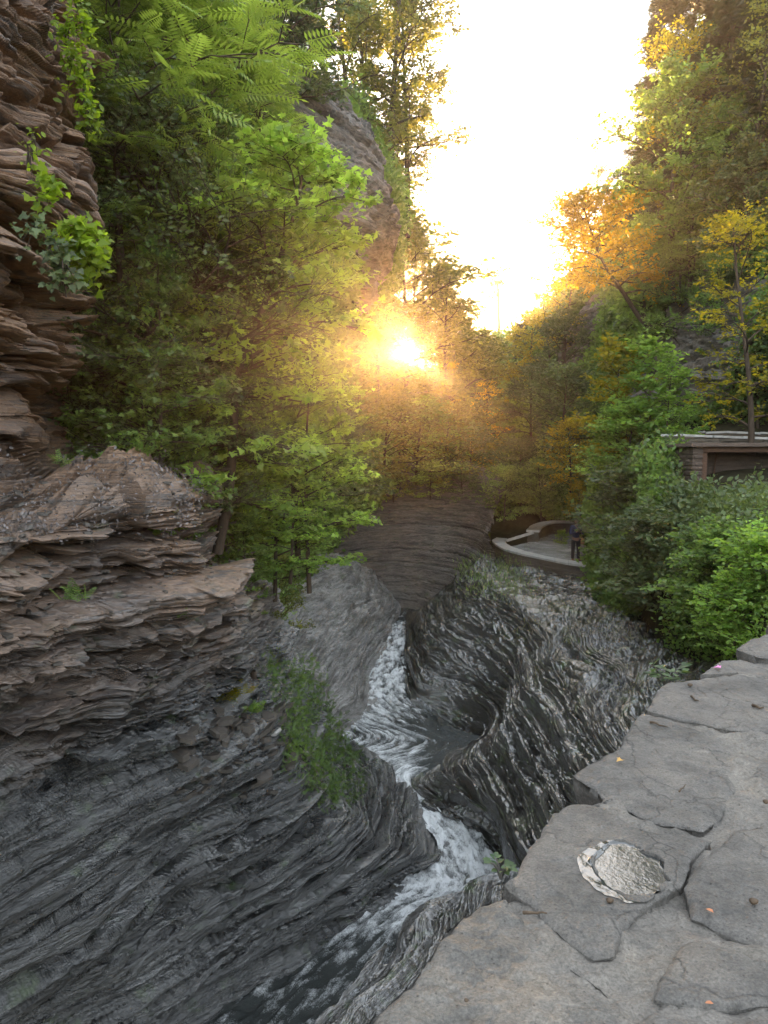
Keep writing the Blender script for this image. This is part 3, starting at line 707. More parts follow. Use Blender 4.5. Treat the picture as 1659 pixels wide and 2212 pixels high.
# leaning maple that crosses the left slope, and the golden tree that leans out of the right one
mt = [W(470,1195,8.9), W(495,1060,8.8), W(505,930,8.7), W(515,800,8.6), W(560,690,8.5), W(600,570,8.4), W(640,450,8.35), W(655,360,8.3)]
mb = mt[0]; template('lean_maple', 'lf_bright', H=5., trunk=[p-mb for p in mt], r0=.065, start=.12, nl=34, ll=(1.05,.45), nsub=6, ntw=5, twl=.28, lpt=8, kind='maple', ls=.078, seed=21, flat=.88, elev=(.05,.6), azb=None)
gt = [W(1425,722,32), W(1385,690,32), W(1345,630,31.8), W(1310,580,31.5), W(1280,510,31.5), W(1262,450,31.5)]
gb = gt[0]; template('lean_gold', 'lf_gold', H=6, trunk=[p-gb for p in gt], r0=.13, start=.38, nl=30, ll=(2.2,.9), nsub=7, ntw=6, twl=.5, lpt=9, kind='quad', ls=.15, seed=22, flat=.6, elev=(.1,.9))
for k_, n_, m_ in (('broad_a','broad_yellow','lf_yellow'),('broad_a','broad_dark','lf_dark'),('broad_a','olive_full','lf_olive'),('airy','airy_gold','lf_gold'),('airy','airy_yellow','lf_yellow'),('broad_b','broad_green','lf_green'),
                   ('shrub','shrub_dark','lf_dark'),('shrub','shrub_grey','lf_grey'),('shrub','shrub_yellow','lf_yellow'),('shrub_b','shrub_dim','lf_dark'),('shrub','shrub_olive','lf_olive'),
                   ('shrub_b','shrub_bright','lf_bright'),('sapling','sapling_yellow','lf_yellow'),('sapling','sapling_bright','lf_bright'),('maple','maple_green','lf_green'),
                   ('small_leaf','small_green','lf_green'),('sumac','sumac_green','lf_green')):
    variant(k_, n_, m_)
NT = [0]
def plant(key, px, top, d, h, label, name=None, cat='tree', group=None, snap=True, rz=None, wide=1., parts=('trunk', 'crown'), base=None, zup=None):
    """a plant whose top is seen at (px,top), h metres tall, d metres away"""
    NT[0] += 1; rs = np.random.default_rng(NT[0]*7+1)
    p = W(px, top, d) if base is None else np.array(base)
    z0 = p[2]-h if base is None else p[2]
    if snap and base is None:
        g = ground_z(p[0], p[1], z0, 3.0+h*.3); 
        h2 = p[2]-g+.15
        if .55*h < h2 < 1.35*h: h = h2; z0 = g-.15
    w_, l_, H, lm, bk = TPL[key]
    s = h/H; rz = rs.random()*6.28 if rz is None else rz
    name = name or ('tree' if cat == 'tree' else cat)
    r = thing(name, label, cat, (p[0], p[1], z0), rz, group)
    r.scale = (s*wide, s*wide, s)
    if len(w_.materials) == 0: w_.materials.append(M[bk])
    if len(l_.materials) == 0: l_.materials.append(M[lm])
    link(parts[0], w_, parent=r); link(parts[1], l_, parent=r)
    return r
# ------------------------------------------------------------------ left side
def gold(px, top, d, h, *a, **k): return plant(*a, px, top, d, h, **k)
r = thing('maple_tree', 'slender leaning maple whose bare brown trunk crosses the left slope', 'tree', tuple(mb))
w_, l_, H_, lm_, bk_ = TPL['lean_maple']; link('trunk', w_, M[bk_], r); link('crown', l_, M[lm_], r)
PL = [
 # key, px, top, d, h, wide, name, cat, label
 ('sumac',250,-60,7.6,3.6,1.,'sumac_tree','tree','sumac with long feathery fronds at the upper left edge, right beside the brown cliff'),
 ('sumac',380,-40,9.0,4.6,1.1,'sumac_tree','tree','bright feathery sumac at the top of the frame, tallest of the left clump'),
 ('sumac',450,60,10,4.8,1.,'sumac_tree','tree','feathery sumac in the middle of the upper left clump, below the dark treetops'),
 ('sumac',545,170,11,4.2,.9,'sumac_tree','tree','feathery sumac farthest right in its clump, reaching towards the upper rock outcrop'),
 ('sumac_green',330,200,9.4,4.2,1.1,'sumac_tree','tree','darker feathery sumac between the brown cliff and the small-leaved dark tree'),
 ('sumac_green',500,330,10.5,3.2,.9,'sumac_tree','tree','mid green sumac low in the clump, just above the leaning maple trunk'),
 ('small_leaf',300,290,7.9,3.9,1.15,'small_leaved_tree','tree','dark dense small-leaved tree standing beside the brown cliff'),
 ('small_green',410,330,8.6,4.0,1.1,'small_leaved_tree','tree','small-leaved tree with lit green tips, right of the darkest tree by the cliff'),
 ('small_leaf',420,520,8.8,3.6,1.1,'small_leaved_tree','tree','dim purplish-green small-leaved tree low behind the maple trunk'),
 ('maple_green',330,590,7.2,2.7,.8,'maple_sapling','tree','thin maple sapling with pale leaf tips in front of the dark tree'),
 ('maple',430,690,11,3.2,1.,'maple_tree','tree','young maple left of the leaning brown trunk at mid height'),
 ('maple_green',300,760,7.5,2.2,1.1,'maple_tree','tree','shaded young maple above the leaf-littered ledge at the foot of the brown cliff'),
 ('maple',640,660,11.2,4.0,1.,'maple_tree','tree','bright maple right of the leaning trunk, spreading over the gorge'),
 ('maple',665,820,11,3.2,1.0,'maple_tree','tree','maple with sunlit outer leaves hanging out below the glowing sun'),
 ('maple_green',590,900,11.2,2.8,1.,'maple_tree','tree','mid green maple just right of the lower trunk of the leaning maple'),
 ('maple',625,1000,10.8,1.7,1.2,'maple_tree','tree','low maple with yellow-green leaves overhanging the concave rock wall'),
 ('maple_green',530,1130,10.4,1.4,.9,'maple_tree','tree','small maple around the root of the leaning maple'),
 ('maple_green',420,900,9.6,2.4,1.,'maple_tree','tree','maple left of the leaning trunk just above the ledge edge'),
 ('shrub_olive',540,1290,11.4,1.2,.8,'shrub','shrub','twiggy olive shrub between the dark cliff corner and the pale swirled rock'),
 ('shrub_olive',600,1220,15,1.5,.8,'shrub','shrub','hazy olive shrub at the top left of the pale swirled rock'),
 ('shrub_olive',560,1400,12.4,.9,.8,'shrub','shrub','sunlit olive shrub half way down the gully beside the pale swirled rock'),
 ('broad_dark',560,-120,22,9,1.,'broadleaf_tree','tree','dark broad tree above the feathery sumacs at the top of the frame'),
 ('hemlock',590,-260,24,11,1.,'hemlock_tree','tree','dark hemlock rising out of the frame above the left outcrop'),
 ('hemlock',670,-200,27,11,.9,'hemlock_tree','tree','hemlock behind the left outcrop with sky gaps around it'),
 ('hemlock',500,-300,22,11,.9,'hemlock_tree','tree','hemlock farthest left on the rim, its top cut by the frame'),
 ('broad_dark',660,30,23,2.6,1.,'broadleaf_tree','tree','dark bush-like tree on the brow of the left outcrop'),
 ('airy',760,-170,29,10,1.,'open_crowned_tree','tree','thin-leaved tree with a curving limb, top of frame left of the open sky'),
 ('broad_b',845,-120,31,10,1.1,'open_crowned_tree','tree','open-crowned tree nearest the sky at the top of the frame'),
 ('broad_b',880,30,33,10,1.0,'open_crowned_tree','tree','brownish open tree that bulges farthest into the open sky'),
 ('broad_b',800,40,31,9,1.,'open_crowned_tree','tree','fuller olive tree between the left outcrop and the open sky'),
 ('broad_b',850,250,34,8,.9,'open_crowned_tree','tree','open olive tree beside the outcrop half way up the sky edge'),
 ('broad_b',838,400,37,7,.8,'open_crowned_tree','tree','thin golden-lit tree at the foot of the upper left outcrop'),
 ('broad_green',815,520,33,7,.9,'broadleaf_tree','tree','green tree directly below the left outcrop, left of the sun'),
 ('broad_b',895,500,38,4.5,.8,'open_crowned_tree','tree','orange-tinted tree just above the glowing sun'),
 ('broad_b',800,690,33,6,1.,'broadleaf_tree','tree','olive tree immediately left of the glowing sun'),
 ('olive_full',870,505,37,9,1.2,'broadleaf_tree','tree','dense olive tree whose right edge bulges into the sky above the sun'),
 ('olive_full',965,590,39,7,.9,'broadleaf_tree','tree','dense amber-edged tree just above and right of the sun'),
 ('olive_full',800,640,36,8,1.3,'broadleaf_tree','tree','dense dark tree on the left flank of the sun'),
 ('olive_full',970,665,42,8,1.2,'broadleaf_tree','tree','full tree at the right of the sun, its top meets white sky'),
 ('olive_full',1035,735,47,8,1.3,'broadleaf_tree','tree','full distant tree left of the tall dead trunk'),
 ('olive_full',900,835,39,6,1.4,'broadleaf_tree','tree','full shaded tree straight under the low sun'),
 ('broad_b',950,600,44,8,.8,'open_crowned_tree','tree','wispy treetop right of and above the sun against white sky'),
 ('broad_b',1000,715,48,8,.9,'open_crowned_tree','tree','low lit treetop between the sun and the tall dead trunk'),
 ('broad_b',1030,740,52,8,.8,'broadleaf_tree','tree','distant tree at the lowest dip of the skyline'),
 ('airy_gold',960,790,42,6,.9,'broadleaf_tree','tree','amber tree on the right side of the sun, level with it'),
 ('airy',880,850,40,5,1.,'broadleaf_tree','tree','hazy tree straight below the sun'),
 ('airy_gold',1040,830,44,6.5,.9,'broadleaf_tree','tree','yellow-lit tree at the bend of the gorge right of the sun'),
 ('shrub_olive',760,840,29,3.6,1.4,'shrub','shrub','rounded shrub at the left end above the concave rock wall'),
 ('shrub_olive',830,860,34,3.6,1.4,'shrub','shrub','red-glowing shrub above the concave wall, straight below the sun'),
 ('shrub',900,880,36,3.6,1.4,'shrub','shrub','shrub above the middle of the concave rock wall'),
 ('shrub_olive',960,890,37,3.8,1.3,'shrub','shrub','shrub above the right part of the concave rock wall'),
 ('shrub_grey',1015,930,37,3.2,1.3,'shrub','shrub','grey-green shrub at the right end above the concave rock wall'),
 ('shrub_dark',700,900,24,3.0,1.3,'shrub','shrub','dim shrub between the overhanging maple and the concave rock wall'),
 ('shrub_grey',770,1000,33,1.6,1.6,'shrub','shrub','low hazy bush hanging over the left part of the concave rock wall'),
 ('shrub_olive',850,1010,35.5,1.6,1.6,'shrub','shrub','low bush drooping over the middle of the concave rock wall'),
 ('shrub',930,1005,36,1.6,1.5,'shrub','shrub','low green bush on the lip of the concave wall, right of its middle'),
 ('shrub_grey',1000,1010,36,1.8,1.5,'shrub','shrub','low pale bush on the lip where the concave wall turns'),
 ('broad_b',790,560,35,7,1.,'broadleaf_tree','tree','olive tree at the foot of the left outcrop, left of the skyline trees'),
 ('broad_b',920,530,40,7,1.,'open_crowned_tree','tree','treetop right above the low sun with ragged outline'),
 ('olive_full',880,690,39,7,1.2,'broadleaf_tree','tree','tree straight in front of the low sun, its crown cut open for the glare'),
 ('olive_full',985,760,43,7,1.2,'broadleaf_tree','tree','dense tree right of and below the low sun'),
 # ---------------------------------------------------------------- right side
 ('hemlock',1440,-10,34,12,1.0,'hemlock_tree','tree','tall hemlock nearest the open sky, top right'),
 ('hemlock',1505,-150,34,14,1.,'hemlock_tree','tree','tallest hemlock right of the open sky, its top out of frame'),
 ('hemlock',1590,-180,31,14,1.,'hemlock_tree','tree','dark hemlock second from the right edge at the top'),
 ('hemlock',1665,-160,28,14,1.,'hemlock_tree','tree','dark hemlock against the right edge at the top'),
 ('hemlock',1420,330,38,9,1.,'hemlock_tree','tree','hemlock whose tip stands against the sky above the golden tree'),
 ('airy_yellow',1500,60,31,10,1.1,'broadleaf_tree','tree','large yellow-green tree in front of the tall hemlocks'),
 ('broad_a',1465,170,30,9,1.,'broadleaf_tree','tree','bright green tree on the sky side below the tall hemlocks'),
 ('airy',1620,30,27,9,1.,'broadleaf_tree','tree','sparse olive tree near the top right corner'),
 ('broad_green',1560,250,29,8,1.,'broadleaf_tree','tree','mid green tree in the middle of the upper right slope'),
 ('broad_a',1500,400,30,7,.9,'broadleaf_tree','tree','green tree directly above the right end of the golden tree'),
 ('broad_dark',1620,330,27,8,1.,'broadleaf_tree','tree','shadowed dark tree at the right edge below the hemlocks'),
 ('broad_green',1400,480,33,6,1.,'broadleaf_tree','tree','green tree just behind the leaning golden tree'),
 ('broad_green',1480,520,30,6,1.1,'broadleaf_tree','tree','broad green tree right of the leaning golden tree'),
 ('broad_a',1560,560,27,5.5,1.,'broadleaf_tree','tree','green tree above the bare rock band on the right'),
 ('airy_yellow',1640,470,21,5.5,1.1,'broadleaf_tree','tree','yellow-green branches reaching in from the right edge'),
 ('airy_yellow',1650,640,24,5,1.0,'broadleaf_tree','tree','low yellow-green tree at the right edge above the stone shelter'),
 ('airy',1272,375,46,9,.8,'hemlock_tree','tree','lone pointed treetop standing highest in the middle right skyline'),
 ('airy_yellow',1220,500,44,8,1.1,'broadleaf_tree','tree','yellow tree on the sky side of the leaning golden tree'),
 ('airy_yellow',1190,640,46,7,1.,'broadleaf_tree','tree','yellow tree where the right skyline starts to climb'),
 ('broad_yellow',1150,690,49,7,1.,'broadleaf_tree','tree','small yellow-green tree right of the tall dead trunk'),
 ('hemlock',1125,700,52,7,1.1,'hemlock_tree','tree','distant dark conifer just right of the tall dead trunk'),
 ('broad_dark',1220,690,41,6,1.1,'broadleaf_tree','tree','dark round tree in shade under the golden trees'),
 ('broad_dark',1150,800,42,5,1.2,'broadleaf_tree','tree','dark round tree left of the grey-green bush'),
 ('shrub_grey',1215,810,34,3.6,1.3,'shrub','shrub','round grey-green bush in the middle of the right slope'),
 ('sapling_yellow',1330,750,26,5.0,1.2,'young_tree','tree','young thin-stemmed tree with yellow-green leaves, left of a similar paler one'),
 ('sapling_bright',1400,750,25,5.2,1.2,'young_tree','tree','young pale-leaved tree directly left of the stone shelter'),
 ('sapling_bright',1445,800,24,3.8,1.2,'young_tree','tree','short young tree by the end of the upper path wall'),
 ('shrub_yellow',1235,925,33,3.0,1.1,'shrub','shrub','brightest yellow-green bush, above the standing person'),
 ('shrub_bright',1330,930,27,2.4,1.1,'shrub','shrub','bright leafy bush right of the brightest yellow one'),
 ('shrub_bright',1360,900,25,2.4,1.2,'shrub','shrub','bright leafy bush under the young trees'),
 ('shrub_grey',1120,960,36,3.0,1.3,'shrub','shrub','pale bush where the path disappears round the bend'),
 ('shrub',1090,1020,34,2.4,1.2,'shrub','shrub','bush on the rock above the left side of the lookout'),
 ('shrub',1170,1010,34,2.6,1.3,'shrub','shrub','bush on the slope behind the curved lookout wall'),
 ('shrub_yellow',1250,1050,32,1.6,.8,'vine_bush','shrub','yellowish climbing bush hanging right behind the person\'s head'),
 ('shrub_dim',1385,1040,25,2.4,1.0,'shrub','shrub','dark leafy bush right behind the standing person'),
 ('shrub_dim',1375,1045,22,2.6,1.3,'shrub','shrub','dark leafy bush left of and below the stone shelter'),
 ('shrub_dim',1400,1130,21,2.0,1.0,'shrub','shrub','dark leafy bush right of the person at knee height'),
 ('shrub_dim',1415,1120,18.5,2.0,1.3,'shrub','shrub','dark bush under the stone pillar of the shelter'),
 ('shrub_dim',1440,1150,17,2.0,1.3,'shrub','shrub','dark broad-leaved bush half way between shelter and near flagstone wall'),
 ('shrub_b',1540,1165,14.5,1.6,1.3,'shrub','shrub','broad-leaved bush in front of the shelter opening'),
 ('shrub_b',1620,1165,13,1.8,1.2,'shrub','shrub','broad-leaved green bush at the right edge under the shelter'),
 ('shrub_bright',1650,1180,11.5,1.4,1.2,'shrub','shrub','bright green bush at the right edge above the end of the flagstone wall'),
 ('shrub_b',1560,1200,13,1.5,1.2,'shrub','shrub','green bush above the bright ground cover on the right'),
 ('shrub_bright',1590,1270,11.5,1.0,1.3,'shrub','shrub','low bright green bush just past the end of the flagstone wall'),
 ('shrub_bright',1214,1152,33.5,.8,.9,'shrub','shrub','small bright bush growing inside the lookout left of the person'),
]
for key, px, top, d, h, wide, nm, cat, lab in PL:
    plant(key, px, top, d, h, lab, nm, cat, wide=wide, parts=('trunk', 'crown') if cat == 'tree' else ('stem', 'foliage'))
r = thing('golden_tree', 'golden tree leaning out from the right slope on a dark slanting trunk', 'tree', tuple(gb))
w_, l_, H_, lm_, bk_ = TPL['lean_gold']; link('trunk', w_, M[bk_], r); link('crown', l_, M[lm_], r)

# leaves cut away along the sun's line, a ragged hole shaped for its glow
def open_gap():
    for r_ in [o for o in C.objects if o.parent is None and o.get('category') in ('tree', 'shrub')]:
        bpy.context.view_layer.update()
        for c_ in list(r_.children):
            me = c_.data; n_ = len(me.vertices); v = np.empty(n_*3, np.float32); me.vertices.foreach_get('co', v)
            mw = np.array(c_.matrix_world); wv = v.reshape(-1, 3)@mw[:3, :3].T+mw[:3, 3]
            if wv[:, 1].min() < 15: continue
            px, py, d = pix(wv)
            rad = np.hypot(px-893, py-764)+22*(vn(px/16, py/16, px*0, 5)-.5)*2
            if (rad < 16).sum() < 3: continue
            lt = np.empty(len(me.polygons), np.int32); me.polygons.foreach_get('loop_total', lt)
            lv = np.empty(len(me.loops), np.int32); me.loops.foreach_get('vertex_index', lv)
            st_ = np.r_[0, np.cumsum(lt)[:-1]]; bad = np.minimum.reduceat(rad[lv], st_) < 16
            rn = None
            if 'rnd' in me.attributes: rn = np.empty(len(lt), np.float32); me.attributes['rnd'].data.foreach_get('value', rn)
            fs = []; rr = []
            for k in np.unique(lt):
                m_ = (lt == k) & ~bad
                if not m_.any(): continue
                fs.append(lv[st_[m_][:, None]+np.arange(k)[None]]); 
                if rn is not None: rr.append(rn[m_])
            if not fs: continue
            m2 = npmesh(me.name, v.reshape(-1, 3), fs, 'trunk' in me.name, rnd=np.concatenate(rr) if rn is not None else None)
            m2.materials.append(me.materials[0]); c_.data = m2
open_gap()
# ------------------------------------------------------------------ ground cover over the slopes (nobody could count it)
def cover(name, keyq, n, size, lift, mat, seed, keep, kind='quad', label='', flat=.5, cat='undergrowth', clump=1.2):
    P0, n0, Qd = Q_[keyq]; rs = np.random.default_rng(seed)
    nv_, nu_ = Qd.shape[:2]
    i = rs.integers(0, nv_-1, n*4); j = rs.integers(0, nu_-1, n*4)
    p = Qd[i, j]; nn = n0[i, j]
    # weight by the true area of the cell so the cover is even in the world
    ar = np.linalg.norm(np.cross(Qd[i+1, j]-p, Qd[i, j+1]-p), axis=1)
    px, py, dd = pix(p); wgt = ar/np.maximum(dd, 3)**1.6
    ok = keep(p, px, py, dd, nn) & (px > -250) & (px < 1900) & (py > -150) & (py < 2350)
    wgt = np.where(ok, wgt, 0); wgt = wgt*(clump*.25+(fbm(p[:, 0]*.8, p[:, 1]*.8, p[:, 2]*.8, 3, seed)**3)*6)
    sel = rs.choice(len(p), size=min(n, int((wgt > 0).sum())), replace=False, p=wgt/wgt.sum())
    p = p[sel]; nn = nn[sel]; dd = dd[sel]; m = len(p)
    hgt = (fbm(p[:, 0]*1.3, p[:, 1]*1.3, p[:, 2]*1.3, 3, seed+5))**1.5*lift*1.6
    p = p+rs.normal(size=(m, 3))*.12*np.clip(dd/15, .4, 2)[:, None]
    a = rs.random(m)[:, None]
    p = p+(nn*.6+np.array([0, 0, .7]))*hgt[:, None]*a
    fw = rdir(rs, m)+nn*.4+np.array([0, 0, .15 if kind != 'blade' else .9]); nr = np.array([0, 0, 1.])*flat+nn*.3+rs.normal(size=(m, 3))*.55
    sz = size*np.clip(dd/14, .55, 3.2)*(.6+.8*rs.random(m))
    tone = np.clip(.45+1.6*(fbm(p[:, 0]*.6, p[:, 1]*.6, p[:, 2]*.6, 3, seed+9)-.5)+.2*rs.normal(size=m), 0, 1)
    me = leaves_mesh(name, kind, p, fw, nr, sz, tone)
    return link(name, me, M[mat], kind='stuff', label=label, cat=cat)
c_all = lambda p, px, py, d, n: px > -999
cover('undergrowth', 'lh', 150000, .10, .8, 'lf_green', 1, lambda p, px, py, d, n: (lh_rock(p) < .3) & (py < 1290), label='leafy undergrowth covering the left slope behind the trees')
cover('undergrowth', 'fh', 50000, .11, 1.2, 'lf_olive', 31, c_all, label='distant foliage covering the far side of the bend')
no_look = lambda px, py: ~((px > 1050) & (px < 1292) & (py > 1105)) & ~((px > 1470) & (py > 945) & (py < 1085)) & ~((px > 1420) & (py > 922) & (py < 950))
cover('undergrowth', 'rh', 120000, .105, .9, 'lf_green', 2, lambda p, px, py, d, n: (rh_rock(p) < .3) & (d > 19) & no_look(px, py), label='leafy undergrowth covering the far part of the right slope')
cover('undergrowth', 'rh', 60000, .10, .7, 'lf_dark', 3, lambda p, px, py, d, n: (d <= 24) & (py < 1290) & no_look(px, py), 'ovate', label='dark broad-leaved undergrowth below the stone shelter')
cover('undergrowth', 'rh', 30000, .075, .5, 'lf_bright', 4, lambda p, px, py, d, n: (d <= 16) & (py > 1190), 'ovate', label='bright green ground cover beyond the end of the flagstone wall')
fern_keep = lambda p, px, py, d, n: (px > 560+.0*py) & (px < 745) & (py > 1440) & (py < 1720) & (py > 1020+px*.76) & (py < 1140+px*.86)
cover('ferns', 'left', 20000, .10, .35, 'lf_green', 6, lambda p, px, py, d, n: (px > 540) & (px < 770) & (py > 1440) & (py < 1740) & (d > 10.4) & (p[:, 2] > -7.1) & (py < 1150+px*.76+60), 'spray', label='ferns and creeping greenery in the gully behind the left ridge', cat='ferns')
cover('ferns', 'lh', 14000, .10, .35, 'lf_bright', 8, lambda p, px, py, d, n: (px > 500) & (px < 660) & (py > 1300) & (py < 1640), 'spray', label='sunlit ferns running down the gully beside the pale swirled rock', cat='ferns')
cover('grass', 'right', 12000, .085, .1, 'lf_bright', 9, lambda p, px, py, d, n: (d > 21) & (px > 1000) & (px < 1150) & (py > 1215) & (py < 1300) & (n[:, 2] > .3), 'blade', label='grass tufts on the crest of the rock below the lookout wall', cat='grass')
cover('grass', 'right', 6000, .09, .06, 'lf_olive', 10, lambda p, px, py, d, n: (px > 1060) & (px < 1500) & (py > 1250) & (py < 1500) & (n[:, 2] > .5) & (fbm(p[:, 0]*.9, p[:, 1]*.9, p[:, 2], 3, 3) > .56), 'blade', label='small weeds rooted in cracks of the wet rock slope', cat='weeds')
cover('leaf_litter', 'left', 14000, .05, .03, 'litter', 12, lambda p, px, py, d, n: (px < 450) & (py > 985) & (py < 1160) & (d < 10), 'ovate', label='grey and brown dead leaves lying along the ledge of the left cliff', cat='leaf litter') if 'litter' in M else None

# ------------------------------------------------------------------ climbers on the brown cliff
def vine(pts, spread, n, ls, mat, label, seed, kind='maple', hang=.5):
    """leaves on thin runners that follow a line down the rock"""
    rs = np.random.default_rng(seed); q = catmull(np.array([W(*p[:3]) for p in pts]), 60); base = q[0].copy(); wood = MB(); lp = []; lf = []
    sp = np.interp(np.linspace(0, 1, 60), np.linspace(0, 1, len(spread)), spread)
    for r in range(max(8, n//60)):
        i = int(rs.random()*50); k = min(59, i+8+int(rs.random()*10)); t_ = np.linspace(0, 1, 10)[:, None]
        off0 = rs.normal(size=3)*[1, .45, 1]*sp[i]*.5; off1 = rs.normal(size=3)*[1, .45, 1]*sp[k]*.6
        run = q[i]+off0+(q[k]+off1-q[i]-off0)*t_+np.array([0, 0, .12])*np.sin(t_*3.1)
        wood.add(*tube_arr(run-base, np.linspace(.005, .002, 10), 4))
        m = max(6, n//max(8, n//60)); b = rs.random(m); pp = run[0]+(run[-1]-run[0])*b[:, None]+np.array([0, 0, .12])*np.sin(b*3.1)[:, None]
        lp.append(pp+rs.normal(size=(m, 3))*.045-base); lf.append(rs.normal(size=(m, 3))*[.7, .5, .4]+[.25, -.35, -.35])
    lp = np.concatenate(lp); lf = np.concatenate(lf); m = len(lp)
    lm = leaves_mesh('vine_leaves', kind, lp, lf, np.array([.1, -.55, .75])+rs.normal(size=(m, 3))*.45, ls*(.55+.8*rs.random(m)))
    r_ = thing('climbing_vine', label, 'vine', tuple(base)); link('stem', wood.mesh('vine_stem', True), M['bark'], r_); link('leaves', lm, M[mat], r_)
vine([(135,-40,5.35),(160,60,5.4),(172,150,5.5),(185,230,5.6),(190,285,5.65)], [.10,.09,.12,.10,.05], 620, .055, 'lf_vine', 'sunlit yellow-green vine hanging down the top edge of the brown cliff', 61, 'ovate')
vine([(85,400,4.75),(115,440,4.8),(150,500,4.9),(175,555,5.0),(200,600,5.1),(235,612,5.2)], [.10,.16,.16,.12,.08,.05], 520, .062, 'lf_vine', 'bright maple-leaved vine spilling over the slab in the middle of the brown cliff', 62)
vine([(60,500,4.6),(110,560,4.7),(140,610,4.8),(120,640,4.8)], [.08,.12,.12,.08], 200, .05, 'lf_dark', 'darker small vine just below and left of the bright maple-leaved one', 63)
vine([(75,310,4.7),(70,345,4.7),(62,380,4.65)], [.02,.035,.03], 60, .04, 'lf_vine', 'thin upright sprig with a few leaves above the bright vine', 64, 'ovate')
def tuft(px, py, d, n, h, ls, mat, label, seed, kind='spray', name='fern', cat='fern'):
    rs = np.random.default_rng(seed); a = rs.random(n)*6.28; e = .25+rs.random(n)*.9; p = W(px, py, d)
    f = np.stack([np.cos(a)*np.cos(e), np.sin(a)*np.cos(e), np.sin(e)], 1); pos = rs.normal(size=(n, 3))*[.08, .05, .03]*(h/.2)
    wood = MB(); 
    for k in range(min(n, 10)): wood.add(*tube_arr(np.array([pos[k], pos[k]+f[k]*ls*.5, pos[k]+f[k]*ls]), [.003, .002, .001], 3))
    r_ = thing(name, label, cat, tuple(p)); link('stem', wood.mesh('fern_stem'), M['bark'], r_)
    link('fronds', leaves_mesh('fronds', kind, pos, f, np.array([0, 0, 1.])-f*.4+rs.normal(size=(n, 3))*.2, ls*(.6+.7*rs.random(n))), M[mat], r_)
tuft(165,1290,5.35,14,.15,.12,'lf_green','small fern clump on a ledge at the far left of the lower cliff',71)
tuft(395,1330,7.0,12,.12,.10,'lf_green','small fern tuft on the leaf-strewn ledge near the cliff corner',72)
tuft(490,1500,9.2,40,.3,.22,'lf_yellow','yellow-green ferns lit by the sun at the head of the gully',73)
tuft(520,1540,9.5,30,.3,.20,'lf_bright','bright ferns just above the pile of broken shale plates',74)
tuft(345,1100,6.9,16,.2,.14,'lf_green','low fern on the rim of the upper ledge beside dead twigs',75)
tuft(130,1000,5.6,10,.12,.10,'lf_green','little fern at the foot of the brown cliff',76)

# ------------------------------------------------------------------ loose shale plates
def plates(name, keyq, n, keep, size, mat, label, seed, up=.45):
    P0, n0, Qd = Q_[keyq]; rs = np.random.default_rng(seed); nq = normals(Qd); sgn = np.sign((nq*n0).sum(-1).mean()) or 1; nq = nq*sgn
    i = rs.integers(0, Qd.shape[0]-1, n*40); j = rs.integers(0, Qd.shape[1]-1, n*40); p = Qd[i, j]; nn = nq[i, j]; px, py, dd = pix(p)
    ok = keep(p, px, py, dd) & (nn[:, 2] > up); p = p[ok][:n]; m = len(p)
    if m == 0: return
    k = 6; a = (np.arange(k)[None]+rs.random((m, k))*.7)*2*math.pi/k; r = .6+.4*rs.random((m, k)); s = size*(.35+1.1*rs.random(m)**2); asp = .45+.5*rs.random(m)
    o = np.stack([np.cos(a)*r, np.sin(a)*r*asp[:, None]], -1)*s[:, None, None]
    th = (.10+.12*rs.random(m))*s; z0 = np.stack([-th, th], 1)
    v = np.concatenate([np.concatenate([o, np.broadcast_to(z0[:, b, None, None], (m, k, 1))], -1) for b in (0, 1)], 1)
    yaw = rs.random(m)*6.28; tx = rs.normal(size=m)*.22; ty = rs.normal(size=m)*.22
    c, sn = np.cos(yaw)[:, None], np.sin(yaw)[:, None]; X_ = v[..., 0]*c-v[..., 1]*sn; Y_ = v[..., 0]*sn+v[..., 1]*c; Z_ = v[..., 2]+X_*tx[:, None]+Y_*ty[:, None]
    v = np.stack([X_, Y_, Z_], -1)+(p+np.array([0, 0, 1.])*(th*.6)[:, None])[:, None, :]
    off = (np.arange(m)*2*k)[:, None]
    side = np.concatenate([np.array([[q, (q+1) % k, k+(q+1) % k, k+q]])+off[:, :1] for q in range(k)]); top = np.arange(k, 2*k)[None]+off
    link(name, npmesh(name, v.reshape(-1, 3), [side, top]), M[mat], kind='stuff', label=label, cat='shale')
plates('shale_plates', 'left', 420, lambda p, px, py, d: (px > 380) & (px < 700) & (py > 1530) & (py < 1720) & (d < 12.5), .14, 'platemat', 'broken shale plates heaped at the top of the left ridge', 81, .25)
plates('shale_plates', 'left', 1100, lambda p, px, py, d: (px > -20) & (px < 560) & (py > 1040) & (py < 1560) & (d < 10), .05, 'platemat', 'small shale fragments lying on the ledges of the left cliff', 82, .55)
plates('shale_plates', 'right', 500, lambda p, px, py, d: (px > 1130) & (px < 1330) & (py > 1235) & (py < 1285), .12, 'stonechip', 'stone chips scattered at the foot of the lookout wall', 84, .4)
